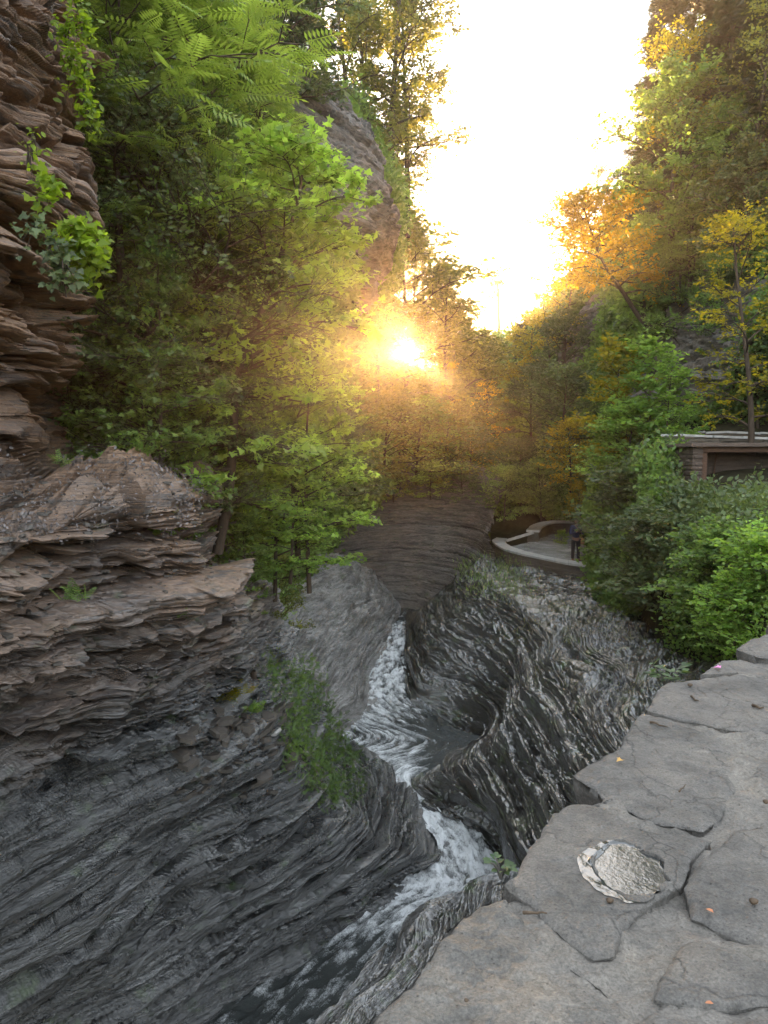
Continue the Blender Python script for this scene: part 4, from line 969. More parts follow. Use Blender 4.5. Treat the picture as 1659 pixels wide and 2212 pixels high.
# ------------------------------------------------------------------ near flagstone wall
def flag_mat(name, c, wet=0., k=1.):
    m, nt, out = newmat(name); b = N(nt, 'ShaderNodeBsdfPrincipled')
    v = mapped(nt, (1, 1, 1))
    a = noise(nt, v, 5, 6, .62); lich = noise(nt, v, 2.3, 7, .75); g = noise(nt, v, 170, 4, .75); s = noise(nt, v, 26, 5, .7)
    col = ramp(nt, a, [(.25, tuple(x*.66 for x in c)), (.5, c), (.78, (c[0]*1.35, c[1]*1.3, c[2]*1.22))])
    col = mixc(nt, .8, col, ramp(nt, g, [(.3, (.35,.35,.35)), (.7, (1.5,1.5,1.5))]), 'MULTIPLY')
    col = mixc(nt, .6, col, ramp(nt, s, [(.3, (.55,.54,.52)), (.7, (1.3,1.3,1.3))]), 'MULTIPLY')
    col = mixc(nt, 1., col, ramp(nt, lich, [(.36, (.62,.62,.60)), (.5, (1,1,1)), (.66, (1.28,1.24,1.16))]), 'MULTIPLY')
    spk = N(nt, 'ShaderNodeTexVoronoi'); spk.inputs['Scale'].default_value = 55; nt.links.new(v, spk.inputs['Vector'])
    col = mixc(nt, 1., col, ramp(nt, spk.outputs['Distance'], [(.06, (.35,.33,.30)), (.16, (1,1,1))]), 'MULTIPLY')
    nt.links.new(col, b.inputs['Base Color'])
    b.inputs['Roughness'].default_value = .62; b.inputs['Specular IOR Level'].default_value = .45
    # thin wavering cracks
    vo = N(nt, 'ShaderNodeTexVoronoi', feature='DISTANCE_TO_EDGE'); vo.inputs['Scale'].default_value = 2.1
    mp = N(nt, 'ShaderNodeVectorMath', operation='ADD'); nt.links.new(v, mp.inputs[0])
    nn = N(nt, 'ShaderNodeTexNoise'); nn.inputs['Scale'].default_value = 3.2; nn.inputs['Detail'].default_value = 5; nt.links.new(v, nn.inputs['Vector'])
    sc_ = N(nt, 'ShaderNodeVectorMath', operation='SCALE'); sc_.inputs['Scale'].default_value = .5; nt.links.new(nn.outputs['Color'], sc_.inputs[0]); nt.links.new(sc_.outputs[0], mp.inputs[1])
    nt.links.new(mp.outputs[0], vo.inputs['Vector'])
    cr = ramp(nt, vo.outputs['Distance'], [(0, (0, 0, 0)), (.012, (1, 1, 1))])
    nt.links.new(mixc(nt, .35*k, col, cr, 'MULTIPLY'), b.inputs['Base Color'])
    h = math_(nt, 'ADD', math_(nt, 'MULTIPLY', a, .012), math_(nt, 'ADD', math_(nt, 'MULTIPLY', g, .0035), math_(nt, 'MULTIPLY', s, .010)))
    h = math_(nt, 'ADD', h, math_(nt, 'MULTIPLY', cr, .003*k))
    bp = N(nt, 'ShaderNodeBump'); bp.inputs['Strength'].default_value = 1.; bp.inputs['Distance'].default_value = 1.
    nt.links.new(h, bp.inputs['Height']); nt.links.new(bp.outputs[0], b.inputs['Normal'])
    nt.links.new(b.outputs[0], out.inputs[0]); return m
M['flag'] = flag_mat('flagstone', (.116, .108, .098))
M['flag2'] = flag_mat('flagstone_rough', (.125, .117, .105), k=.5)
M['mortar'] = flag_mat('mortar', (.150, .138, .122), k=.3)
M['stonewall'] = rock_mat('wall_stone', [(.3, (.05,.04,.03)), (.45, (.12,.10,.08)), (.6, (.17,.14,.11)), (.75, (.09,.075,.06))], wet=.2, rough=(.5,.9), lam=8, bump=.6)
M['capstone'] = plain('cap_stone_pale', (.45,.43,.40), .5, .5, .3, 4., .5, 40)
ZW = -.90
def cp(x, y): return 768+.537*x, 1344+.537*y          # stones are measured on a detail of the photograph
def plan(pts): return np.array([G(*cp(x, y), ZW) for x, y in pts])
def densify(poly, n, jit, seed):
    p = np.vstack([poly, poly[:1]]); seg = np.r_[0, np.cumsum(np.linalg.norm(np.diff(p, axis=0), axis=1))]
    s = np.linspace(0, seg[-1], n, endpoint=False)
    q = np.stack([np.interp(s, seg, p[:, k]) for k in range(3)], 1)
    c = q.mean(0); r = q-c; l = np.linalg.norm(r, axis=1, keepdims=True)
    nz = (fbm(q[:, 0]*9, q[:, 1]*9, q[:, 0]*0, 4, seed)-.5)*2*jit+(fbm(q[:, 0]*40, q[:, 1]*40, q[:, 0]*0, 2, seed+3)-.5)*jit*.7
    return q+r/l*nz[:, None]
def flagstone(pts, seed, mat, rel=.004, edge=.010, thick=.09, parent=None, name='cap_stone', n=420, rings=90, dz=0., rough=.0, hollow=None, lab=None, jit=.014):
    o = densify(plan(pts), n, jit, seed); c = o.mean(0)
    t = 1-(1-np.linspace(0, 1, rings))**1.25
    V = c+(o-c)[None]*t[:, None, None]
    x, y = V[..., 0], V[..., 1]; z = 0*x
    lg = fbm(x*3.4+.02*fbm(x*30, y*30, z, 2, seed), y*3.4, z, 5, seed+7)*9; ledge = (np.floor(lg)+sharp(lg-np.floor(lg), 9.))/9
    h = rel*2*(fbm(x*4, y*4, z, 4, seed)-.5)*2+.030*(ledge-.5)+rough*(fbm(x*12, y*12, z, 4, seed+2)-.5)
    h = h+.0026*(fbm(x*45, y*45, z, 3, seed+5)-.5)+rough*.8*(1-2*np.abs(fbm(x*7, y*9, z, 4, seed+12)-.5)-.8)
    de = (1-t)[:, None]*np.linalg.norm(o-c, axis=1)[None]
    h = h-edge*np.exp(-de/.010)
    if hollow is not None: h = h+hollow(x, y)
    V = V.copy(); V[..., 2] = ZW+dz+h
    # sides
    S = [V.reshape(-1, 3)]; last = V[-1]
    for k, (dd, ins) in enumerate(((.012, .002), (.03, -.004), (.055, .003), (thick, .012))):
        q = last.copy(); q[:, 2] = ZW+dz-dd; q[:, :2] += (c-q)[:, :2]*ins*3+ (vn(q[:, 0]*25, q[:, 1]*25, q[:, 2]*60, seed)[:, None]-.5)*.010*(c-q)[:, :2]/np.linalg.norm((c-q)[:, :2], axis=1, keepdims=True)
        S.append(q)
    A = np.concatenate(S).reshape(-1, n, 3); R_ = len(A)
    i = np.arange(R_-1)[:, None]*n; j = np.arange(n)[None]; k = (j+1) % n
    f = np.stack([i+j, i+n+j, i+n+k, i+k], -1).reshape(-1, 4)
    me = npmesh(name, A.reshape(-1, 3), f, True)
    ob = link(name, me, mat, parent)
    if lab: ob['label'] = lab
    return ob
near = thing('flagstone_wall', 'grey flagstone-capped wall filling the lower right corner in the foreground', 'wall')
stA = [(-120,1760),(30,1616),(110,1530),(230,1430),(290,1320),(355,1230),(430,1162),(520,1135),(605,1122),(670,1180),(760,1262),(880,1372),(1000,1450),(1060,1540),(1060,1700),(1040,2100),(300,2300),(-150,2250)]
stB = [(590,1048),(640,1020),(672,960),(700,900),(735,840),(795,762),(870,715),(960,722),(1020,752),(1100,805),(1230,835),(1380,845),(1440,870),(1350,950),(1310,1060),(1180,1140),(1080,1230),(1040,1335),(960,1350),(850,1270),(770,1195),(670,1120)]
stC = [(880,600),(940,560),(990,530),(1060,500),(1085,440),(1150,365),(1300,402),(1410,440),(1500,510),(1532,590),(1520,690),(1480,770),(1400,822),(1200,790),(1070,730),(985,690)]
stD = [(1178,348),(1200,300),(1225,262),(1250,240),(1400,222),(1550,215),(1720,240),(1900,290),(1880,470),(1700,445),(1500,425),(1300,390)]
stE = [(1388,210),(1425,180),(1470,150),(1545,146),(1700,190),(1900,215),(1900,270),(1720,230),(1540,206)]
stF = [(1528,120),(1590,80),(1650,62),(1750,80),(1950,110),(1950,195),(1750,178),(1600,146)]
stG = [(1575,632),(1640,545),(1760,480),(1950,500),(1950,790),(1800,790),(1680,700)]
stH = [(1530,825),(1650,795),(1800,805),(2000,815),(2000,1330),(1800,1340),(1640,1290),(1450,1210),(1350,1175),(1325,1060),(1370,990),(1480,880)]
stI = [(1345,1270),(1500,1302),(1659,1365),(1850,1400),(2050,1420),(2050,1640),(1850,1580),(1659,1545),(1480,1570),(1330,1545),(1200,1515),(1240,1420)]
stJ = [(1100,1580),(1180,1545),(1300,1570),(1480,1600),(1659,1575),(1850,1610),(2150,1680),(2250,2200),(1080,2200)]
stK = [(1650,35),(1750,10),(1950,0),(2100,60),(2100,150),(1960,165),(1960,100),(1760,70)]
pud_c = plan([(1108, 995)])[0]
e1 = plan([(1235, 960)])[0]-pud_c; e2 = plan([(1020, 1120)])[0]-pud_c; e3 = plan([(985, 930)])[0]-pud_c
pa = np.linalg.norm(e1)*.96; pb = .072
th0 = 1.25
def pud_r(x, y, k=1.):
    dx, dy = x-pud_c[0], y-pud_c[1]; a = dx*math.cos(th0)+dy*math.sin(th0); b = -dx*math.sin(th0)+dy*math.cos(th0)
    return np.sqrt((a/.115)**2+(b/.076)**2)+.30*(fbm(x*22, y*22, x*0, 3, 8)-.5)*2
def PZ(x, y):        # the stone's own relief, so that the film follows it
    z = 0*x; seed = 2; rel = .0025
    lg = fbm(x*3.4+.02*fbm(x*30, y*30, z, 2, seed), y*3.4, z, 5, seed+7)*9; ledge = (np.floor(lg)+sharp(lg-np.floor(lg), 9.))/9
    return rel*2*(fbm(x*4, y*4, z, 4, seed)-.5)*2+.030*(ledge-.5)+.0026*(fbm(x*45, y*45, z, 3, seed+5)-.5)+.0012
def hollow(x, y):
    r = pud_r(x, y)
    return -.020*np.clip((1.0-r)/.10, 0, 1)
flagstone(stA, 1, M['flag2'], .008, .016, parent=near, rough=.020, n=700, rings=150, jit=.010, lab='rough-surfaced cap stone nearest the camera')
flagstone(stB, 2, M['flag'], .0025, .009, parent=near, hollow=hollow, n=900, rings=260, lab='cap stone with a round wet hollow')
flagstone(stC, 3, M['flag'], .0025, .009, parent=near, n=600, rings=110)
flagstone(stD, 4, M['flag'], .003, .008, parent=near)
flagstone(stE, 5, M['flag'], .003, .008, parent=near)
flagstone(stF, 6, M['flag'], .003, .008, parent=near, dz=.02)
flagstone(stG, 7, M['flag'], .003, .009, parent=near, dz=-.004)
flagstone(stH, 8, M['flag'], .003, .009, parent=near, dz=-.003, n=600, rings=110)
flagstone(stI, 9, M['flag'], .003, .010, parent=near, dz=.004, n=600, rings=110)
flagstone(stJ, 10, M['flag'], .003, .012, parent=near, dz=-.006, n=500, rings=100)
flagstone(stK, 11, M['flag'], .003, .008, parent=near, dz=.03)
stOut = [(-60,1900),(80,1640),(260,1445),(330,1320),(450,1195),(600,1150),(660,1120),(640,1050),(690,975),(735,870),(800,790),(900,745),(985,715),(1000,690),(1010,640),(1080,560),(1120,480),(1200,380),(1250,290),(1420,230),(1560,160),(1650,90),(1800,30),(2200,60),(2200,1500),(2300,2400),(200,2400)]
flagstone(stOut, 12, M['mortar'], .0025, .006, parent=near, dz=-.012, rough=.030, n=900, rings=330, thick=.14, name='mortar_bed', jit=.006)
# masonry under the cap: courses of rough stones following the outer edge
ed = plan([(-200,1950),(60,1660),(240,1460),(340,1330),(460,1210),(640,1130),(690,990),(740,890),(830,790),(1000,700),(1100,560),(1160,440),(1260,290),(1480,190),(1640,100),(1900,40)])
ed[:, 0] += .035; ed[:, 1] -= .02
nm = 500; E = catmull(ed, nm); z = np.linspace(-.05, -2.6, 220)
P = np.repeat(E[None], len(z), 0); P[..., 2] = ZW+z[:, None]
tn = np.gradient(E, axis=0); nrm2 = np.stack([-tn[:, 1], tn[:, 0], 0*tn[:, 0]], 1); nrm2 /= np.linalg.norm(nrm2, axis=1, keepdims=True)
sarc = np.r_[0, np.cumsum(np.linalg.norm(np.diff(E, axis=0), axis=1))][None]+0*z[:, None]
def courses(s, z, h=.11, w=.34, seed=0):
    row = np.floor(z/h+.25*np.sin(z*9)); fz = z/h+.25*np.sin(z*9)-row
    q = s/w+_h(row, row*0, row*0, seed)*3; c = np.floor(q+.2*np.sin(q*2.3)); fs = q+.2*np.sin(q*2.3)-c
    g = np.minimum(np.minimum(fz, 1-fz)*h, np.minimum(fs, 1-fs)*w)
    return .045*_h(c, row, row*0, seed+1)+.035*np.clip(g/.018, 0, 1)
P = P+nrm2[None]*(courses(sarc, P[..., 2])+.02*(fbm(P[..., 0]*9, P[..., 1]*9, P[..., 2]*9, 3, 4)-.5))[..., None]-nrm2[None]*.05
link('masonry', npmesh('masonry', P.reshape(-1, 3), grid_faces(len(z), nm), True), M['stonewall'], near)
# inner side and the path the photographer stands on
me = npmesh('path', np.array([[.3,-6,-1.85],[7,-6,-1.85],[7,2.5,-1.85],[3.4,3.2,-1.85],[1.0,1.0,-1.85],[.1,-.2,-1.85],[-.6,-2,-1.85],[-.9,-6,-1.85]]), [np.array([[0,1,2,3,4,5,6,7]])])
link('path', me, M['flag'], kind='structure')
# wet film in the hollow
n = 260; th = np.linspace(0, 2*math.pi, n, endpoint=False); rr = np.linspace(0, 1, 60)
ca, sa = math.cos(th0), math.sin(th0)
wob = 1+.12*(vn(np.cos(th)*3+5, np.sin(th)*3+5, th*0, 9)-.5)*2+.03*(vn(np.cos(th)*7+9, np.sin(th)*7+9, th*0, 10)-.5)*2
a = rr[:, None]*.115*(wob*np.cos(th))[None]; b_ = rr[:, None]*.076*(wob*np.sin(th))[None]
x = pud_c[0]+a*ca-b_*sa; y = pud_c[1]+a*sa+b_*ca
r_l = rr[:, None]*(1.0+.42*np.clip(np.cos(th[None]-1.9), 0, 1)**1.2); x = pud_c[0]+(a*ca-b_*sa)*(r_l/np.maximum(rr[:, None], 1e-6)); y = pud_c[1]+(a*sa+b_*ca)*(r_l/np.maximum(rr[:, None], 1e-6))
k_in = np.clip((1.04-r_l)/.08, 0, 1); lev = PZ(x, y)[r_l < .9].mean()-.0065
zz = ZW+(1-k_in)*(PZ(x, y)+.0004)+k_in*(lev+.0007*(fbm(x*30, y*30, x*0, 2, 77)-.5))
i = np.arange(59)[:, None]*n; j = np.arange(n)[None]; k = (j+1) % n
pm, nt, out = newmat('wet_silt'); b = N(nt, 'ShaderNodeBsdfPrincipled'); b.inputs['Base Color'].default_value = (.035,.037,.036,1); b.inputs['Roughness'].default_value = .07; b.inputs['Specular IOR Level'].default_value = 1.; b.inputs['IOR'].default_value = 1.5
hb = math_(nt, 'ADD', noise(nt, mapped(nt, (1,1,1)), 90, 4, .6), math_(nt, 'MULTIPLY', noise(nt, mapped(nt, (1,1,1)), 150, 3, .6), .4))
bp = N(nt, 'ShaderNodeBump'); bp.inputs['Strength'].default_value = .22; bp.inputs['Distance'].default_value = .003; nt.links.new(hb, bp.inputs['Height']); nt.links.new(bp.outputs[0], b.inputs['Normal']); nt.links.new(b.outputs[0], out.inputs[0])
link('puddle', npmesh('puddle', np.stack([x, y, zz], -1).reshape(-1, 3), np.stack([i+j, i+n+j, i+n+k, i+k], -1).reshape(-1, 4), True), pm, label='shiny wet puddle in the round hollow of a grey cap stone', cat='puddle')
# bits that lie on the wall
M['leafbit'] = plain('dry_leaf_orange', (.42,.17,.08), .6, .4, .3, 60); M['brownbit'] = plain('brown_seed', (.075,.05,.03), .7, .4, .4, 80)
M['yellowbit'] = plain('yellow_bud', (.45,.27,.08), .7, .3, .3, 80); M['pinkbit'] = plain('pink_petal', (.75,.22,.50), .6, .3, .2, 80)
def bit_leaf(cx, cy, s, rz, mat, name, cat, label, kind='ovate', curl=.25):
    T, F = leaf_tpl(kind); p = plan([(cx, cy)])[0]; c, sn = math.cos(rz), math.sin(rz)
    v = np.stack([T[:, 0]*c-T[:, 1]*sn, T[:, 0]*sn+T[:, 1]*c, np.abs(T[:, 0])*curl+T[:, 2]+.28], 1)*s
    me = npmesh(name, v, F); o = link(name, me, mat, label=label, cat=cat, loc=(p[0], p[1], ZW+.004)); return o
bit_leaf(1440,1185,.016,.6,M['leafbit'],'fallen_leaf','leaf','small dry orange leaf on the big flagstone right of the puddle')
bit_leaf(1073,566,.022,2.,M['yellowbit'],'fallen_bud','bud','yellow-brown bud on the large flagstone beyond the notch','maple')
bit_leaf(1470,195,.030,1.,M['pinkbit'],'petal','petal','tiny pink petal on the narrow flagstone near the far end','maple')
bit_leaf(1440,1552,.013,1.4,M['leafbit'],'fallen_leaf','leaf','reddish leaf scrap in the crack near the bottom edge')
def bit_seed(cx, cy, s, label, nm='seed'):
    p = plan([(cx, cy)])[0]; n1, n2 = 9, 12; a = np.linspace(0, math.pi, n1)[:, None]; t_ = np.linspace(0, 2*math.pi, n2, endpoint=False)[None]
    v = np.stack([np.sin(a)*np.cos(t_)*(1+.2*np.cos(3*t_)), np.sin(a)*np.sin(t_)*.8, np.cos(a)*.7+0*t_], -1).reshape(-1, 3)*s
    i = np.arange(n1-1)[:, None]*n2; j = np.arange(n2)[None]; k = (j+1) % n2
    me = npmesh(nm, v, np.stack([i+j, i+n2+j, i+n2+k, i+k], -1).reshape(-1, 4), True)
    link(nm, me, M['brownbit'], label=label, cat=nm, loc=(p[0], p[1], ZW+s*.6+.004))
bit_seed(1022,1135,.0075,'roundish brown seed pod just below the puddle')
bit_seed(1600,1140,.009,'dark seed pod on the big flagstone at the right')
bit_seed(1345,262,.010,'small dark seed on the far flagstone near the pink petal')
bit_seed(1650,735,.008,'seed husk in the mortar at the right edge')
bit_seed(445,1535,.004,'tiny dark seed on the rough flagstone at the bottom')
def bit_twig(pts, r, label):
    p = plan(pts); c0 = p[0].copy(); q = catmull(p-c0, 14); q[:, 2] = .004+.004*np.abs(np.sin(np.linspace(0, 5, 14)))
    v, f = tube_arr(q, np.linspace(r, r*.4, 14), 5); me = npmesh('twig', v, f, True)
    link('twig', me, M['brownbit'], label=label, cat='twig', loc=(c0[0], c0[1], ZW+.003))
bit_twig([(675,1182),(700,1190),(735,1184),(770,1192)],.0040,'short dark twig lying on the mortar left of the puddle')
bit_twig([(1185,410),(1215,420),(1255,435)],.0045,'thin twig near the outer edge of the middle flagstones')
bit_twig([(1350,305),(1362,318),(1380,328)],.005,'bent twig on the far flagstone')
bit_twig([(1598,342),(1620,352),(1642,355)],.007,'thick dark twig piece near the right edge of the far flagstone')
bit_twig([(1302,692),(1315,680),(1328,668)],.003,'pair-sized bit of twig in the middle of the large flagstone')
# leafy sprig poking up past the wall, and one lower down
def sprig(px, py, d, h, label, mat='lf_grey', n=9, seed=1, ls=.07):
    rs = np.random.default_rng(seed); p = W(px, py, d); wood = MB(); lp = []; lf = []
    for k in range(n):
        a = k*2.4+seed; tip = np.array([math.cos(a)*h*.55, math.sin(a)*h*.45, h*(.35+.6*rs.random())])
        t_ = np.linspace(0, 1, 5)[:, None]; q = tip*t_+np.array([0, 0, h*.2])*np.sin(t_*3.1)
        wood.add(*tube_arr(q, [.004,.0035,.003,.002,.001], 4))
        for u in np.linspace(.35, 1, 5):
            lp.append(tip*u+np.array([0, 0, h*.2*math.sin(u*3.1)])); lf.append(np.array([math.cos(a+rs.normal()), math.sin(a+rs.normal()), .15]))
    lm = leaves_mesh('leaves', 'ovate', np.array(lp), np.array(lf), np.array([0, 0, 1.])+rs.normal(size=(len(lp), 3))*.3, ls*(.6+.6*rs.random(len(lp))))
    r = thing('leafy_sprig', label, 'plant', tuple(p)); link('stem', wood.mesh('stem'), M['barkgrey'], r); link('leaves', lm, M[mat], r)
sprig(1440,1490,3.9,.18,'pale green weed at the outer edge of the far flagstones','lf_grey',9,3,.055)
sprig(1082,1898,1.66,.05,'tiny green leaves sprouting beside the corner of the hollowed cap stone','lf_grey',5,5,.022)

# ------------------------------------------------------------------ lookout walls
def dc(x, y): return 1015+.1984*x, 1070+.1984*y
def strip_wall(name, label, outer, inner, hts, zlow, seed, capmat=None):
    """outer/inner: detail-pixel points along both edges of the cap, hts: cap height at each"""
    A = np.array([G(*dc(*p), h) for p, h in zip(outer, hts)]); B = np.array([G(*dc(*p), h) for p, h in zip(inner, hts)])
    m = 160; A = catmull(A, m); B = catmull(B, m)
    mid = (A+B)/2; wv = (A-B); ln = np.linalg.norm(wv, axis=1, keepdims=True); wv = wv/ln; ln = np.clip(ln, .5, .85)
    A = mid+wv*ln/2; B = mid-wv*ln/2
    root = thing(name, label, 'wall')
    s = np.r_[0, np.cumsum(np.linalg.norm(np.diff(mid, axis=0), axis=1))]
    # cap of separate slabs, uneven lengths
    rs = np.random.default_rng(seed); i0 = 0
    while i0 < m-2:
        i1 = min(m-1, i0+max(3, int(np.searchsorted(s, s[i0]+.55+.5*rs.random())-i0)))
        if m-1-i1 < 5: i1 = m-1
        seg = np.arange(i0, i1+1); dz = rs.normal()*.008; ov = .04+rs.random()*.03
        a = A[seg]+wv[seg]*ov; b = B[seg]-wv[seg]*ov
        up = np.array([0, 0, .03+dz]); dn = np.array([0, 0, -.05])
        ring = np.stack([a+dn, a+up, b+up, b+dn], 1); k = len(seg)
        fwd = (mid[seg[-1]]-mid[seg[0]]); fwd = fwd/np.linalg.norm(fwd)*.006
        ring[0] += fwd; ring[-1] -= fwd
        v = ring.reshape(-1, 3); f = [[4*q+c, 4*q+(c+1) % 4, 4*q+4+(c+1) % 4, 4*q+4+c] for q in range(k-1) for c in range(4)]
        f += [[3,2,1,0], [4*(k-1), 4*(k-1)+1, 4*(k-1)+2, 4*(k-1)+3]]
        link('cap_stone', npmesh('cap_stone', v, np.array(f)), capmat or M['capstone'], root); i0 = i1
    # masonry body with relief on both faces
    nz = 60
    loop = np.concatenate([A, B[::-1]]); nl_ = np.concatenate([wv, -wv[::-1]]); sl_ = np.concatenate([s, s[-1]+1+s])
    zt = loop[:, 2]-.05
    zz = zt[None]-np.linspace(0, 1, nz)[:, None]*(zt-zlow)[None]
    P = np.repeat(loop[None], nz, 0); P[..., 2] = zz
    rel = courses(np.repeat(sl_[None], nz, 0), zz, .13, .42, seed)-.05
    P = P+nl_[None]*rel[..., None]
    n = loop.shape[0]; i = np.arange(nz-1)[:, None]*n; j = np.arange(n)[None]; k = (j+1) % n
    f = np.stack([i+j, i+n+j, i+n+k, i+k], -1).reshape(-1, 4)
    link('masonry', npmesh('masonry', P.reshape(-1, 3), f), M['stonewall'], root)
    return A, B
strip_wall('lookout_wall', 'curved low stone wall at the front of the lookout, the person stands at its end',
    [(300,463),(252,498),(300,545),(400,600),(550,640),(700,672),(850,705),(1000,738),(1150,758),(1290,772)],
    [(395,472),(376,508),(410,545),(480,575),(600,612),(720,640),(850,668),(1000,696),(1150,722),(1290,740)],
    [-3.72,-3.76,-3.80,-3.85,-3.9,-3.94,-3.98,-4.01,-4.03,-4.05], -5.3, 5)
strip_wall('lookout_wall', 'S-shaped rear stone wall of the lookout, farther from the camera than the front one',
    [(625,388),(665,340),(720,308),(800,288),(900,278),(1000,277),(1180,283)],
    [(748,392),(775,355),(830,325),(900,306),(960,299),(1050,296),(1180,300)],
    [-3.25,-3.25,-3.22,-3.18,-3.14,-3.1,-3.05], -4.7, 6)
def beam(a, b, w, h, mat, name, label, cat, parent=None):
    a = np.array(a, float); b = np.array(b, float); d = b-a; L_ = np.linalg.norm(d); d /= L_
    s_ = np.cross(d, [0, 0, 1.]); s_ /= np.linalg.norm(s_); u_ = np.cross(s_, d)
    t_ = np.linspace(0, 1, 9)[:, None]; rs = np.random.default_rng(int(L_*1000))
    ring = []
    for sx, sz in ((-1,-1),(1,-1),(1,1),(-1,1)):
        ring.append(a+d*L_*t_+s_*sx*w/2*(1+rs.normal(size=(9,1))*.05)+u_*sz*h/2*(1+rs.normal(size=(9,1))*.05)-a)
    v = np.stack(ring, 1).reshape(-1, 3); f = [[4*q+c, 4*q+(c+1) % 4, 4*q+4+(c+1) % 4, 4*q+4+c] for q in range(8) for c in range(4)]+[[3,2,1,0],[32,33,34,35]]
    o = link(name, npmesh(name, v, np.array(f)), mat, parent)
    o.location = a
    if label: o['label'] = label
    if cat: o['category'] = cat
    return o
beam(G(*dc(405,492), -3.74), G(*dc(690,405), -3.3), .22, .13, M['capstone'], 'sloping_rail', 'sloping stone rail that joins the two lookout walls', 'rail')
fl = np.array([G(*dc(x, y), z) for x, y, z in ((420,560,-3.85),(600,520,-3.78),(760,470,-3.7),(880,430,-3.65),(1130,400,-3.6),(1400,560,-3.8),(1330,760,-4.08),(1000,715,-4.02),(700,655,-3.95))])
def sheet(name, pts, n, mat, amp, seed, kind='structure', cat=None, label=None):
    # star-shaped patch of ground
    q = np.vstack([pts, pts[:1]]); sg = np.r_[0, np.cumsum(np.linalg.norm(np.diff(q, axis=0), axis=1))]; s_ = np.linspace(0, sg[-1], n, endpoint=False)
    o = np.stack([np.interp(s_, sg, q[:, k]) for k in range(3)], 1); c = o.mean(0); t_ = np.linspace(0, 1, 60)
    V = c+(o-c)[None]*t_[:, None, None]; V[..., 2] += amp*(fbm(V[..., 0]*2.5, V[..., 1]*2.5, V[..., 0]*0, 4, seed)-.5)
    i = np.arange(59)[:, None]*n; j = np.arange(n)[None]; k = (j+1) % n
    return link(name, npmesh(name, V.reshape(-1, 3), np.stack([i+j, i+n+j, i+n+k, i+k], -1).reshape(-1, 4), True), mat, kind=kind)
M['paving'] = rock_mat('wet_paving_shine', [(.3, (.25,.245,.24)), (.5, (.42,.41,.40)), (.7, (.58,.57,.56))], wet=.75, rough=(.08,.5), lam=1, bump=.35, spec=.9)  # pale tone paints in the sky's shine on the wet stone
sheet('lookout_paving', fl, 200, M['paving'], .05, 4)
# shingle apron, slabs and plank below the front wall
def slab(px, py, z, sx, sy, sz, rz, tilt, mat, name, cat, label, seed=1, group=None, d=None):
    rs = np.random.default_rng(seed); p = G(px, py, z) if d is None else W(px, py, d)
    k = 7; a = np.sort(rs.random(k)*.55+np.arange(k))*2*math.pi/k
    o = np.stack([np.cos(a)*sx/2*(.8+.3*rs.random(k)), np.sin(a)*sy/2*(.8+.3*rs.random(k))], 1)
    v = np.concatenate([np.c_[o*.95, np.full(k, -sz/2)], np.c_[o, np.full(k, sz*.1)], np.c_[o*.93, np.full(k, sz/2)]]); v[:, 2] += rs.normal(size=len(v))*sz*.05
    f4 = [[r*k+i, r*k+(i+1) % k, (r+1)*k+(i+1) % k, (r+1)*k+i] for r in range(2) for i in range(k)]
    me = npmesh(name, v, [np.array(f4), np.array([list(range(2*k, 3*k))]), np.array([list(range(k))[::-1]])])
    o_ = link(name, me, mat, label=label, cat=cat, group=group, loc=tuple(p)); o_.rotation_euler = (tilt[0], tilt[1], rz); return o_
slab(*dc(600,890),-4.75,1.3,.4,.14,.5,(.25,.3),M['capstone'],'stone_slab','slab','tilted pale slab propped below the front lookout wall',3)
slab(*dc(655,925),-4.72,.85,.5,.26,.1,(0,0),M['stonewall'],'stone_block','block','blocky brown stone lying beside the tilted slab',4)
slab(*dc(745,943),-4.8,.5,.4,.08,.8,(0,.1),M['capstone'],'stone_slab','slab','small flat slab right of the brown block',5)
beam(G(*dc(1005,985), -4.72), G(*dc(1245,845), -4.62), .16, .09, plain('weathered_wood', (.42,.40,.36), .8, .3, .3, 14, .3, 40, (1,1,1)), 'wooden_plank', 'long pale plank leaning on the ground right of the lookout wall', 'plank')

slab(570,1576,0,.62,.34,.07,.2,(.05,.1),M['capstone'],'stone_slab','slab','flat dark slab on the ledge at the head of the fern gully',11,d=10.4)
slab(548,1562,0,.20,.2,.14,.2,(.05,.1),M['capstone'],'stone_block','block','small grey block beside the flat slab at the fern gully',12,d=10.3)
v_, f_ = tube_arr(catmull(np.array([W(546,1450,10.3), W(552,1500,10.4), W(550,1565,10.45)]), 14), np.linspace(.045,.065,14)*(1+.1*np.sin(np.arange(14)*2)), 9)
link('dead_tree', npmesh('dead_tree', v_, f_, True), M['bark'], label='short bare dark trunk standing in the recess above the fern gully', cat='tree')
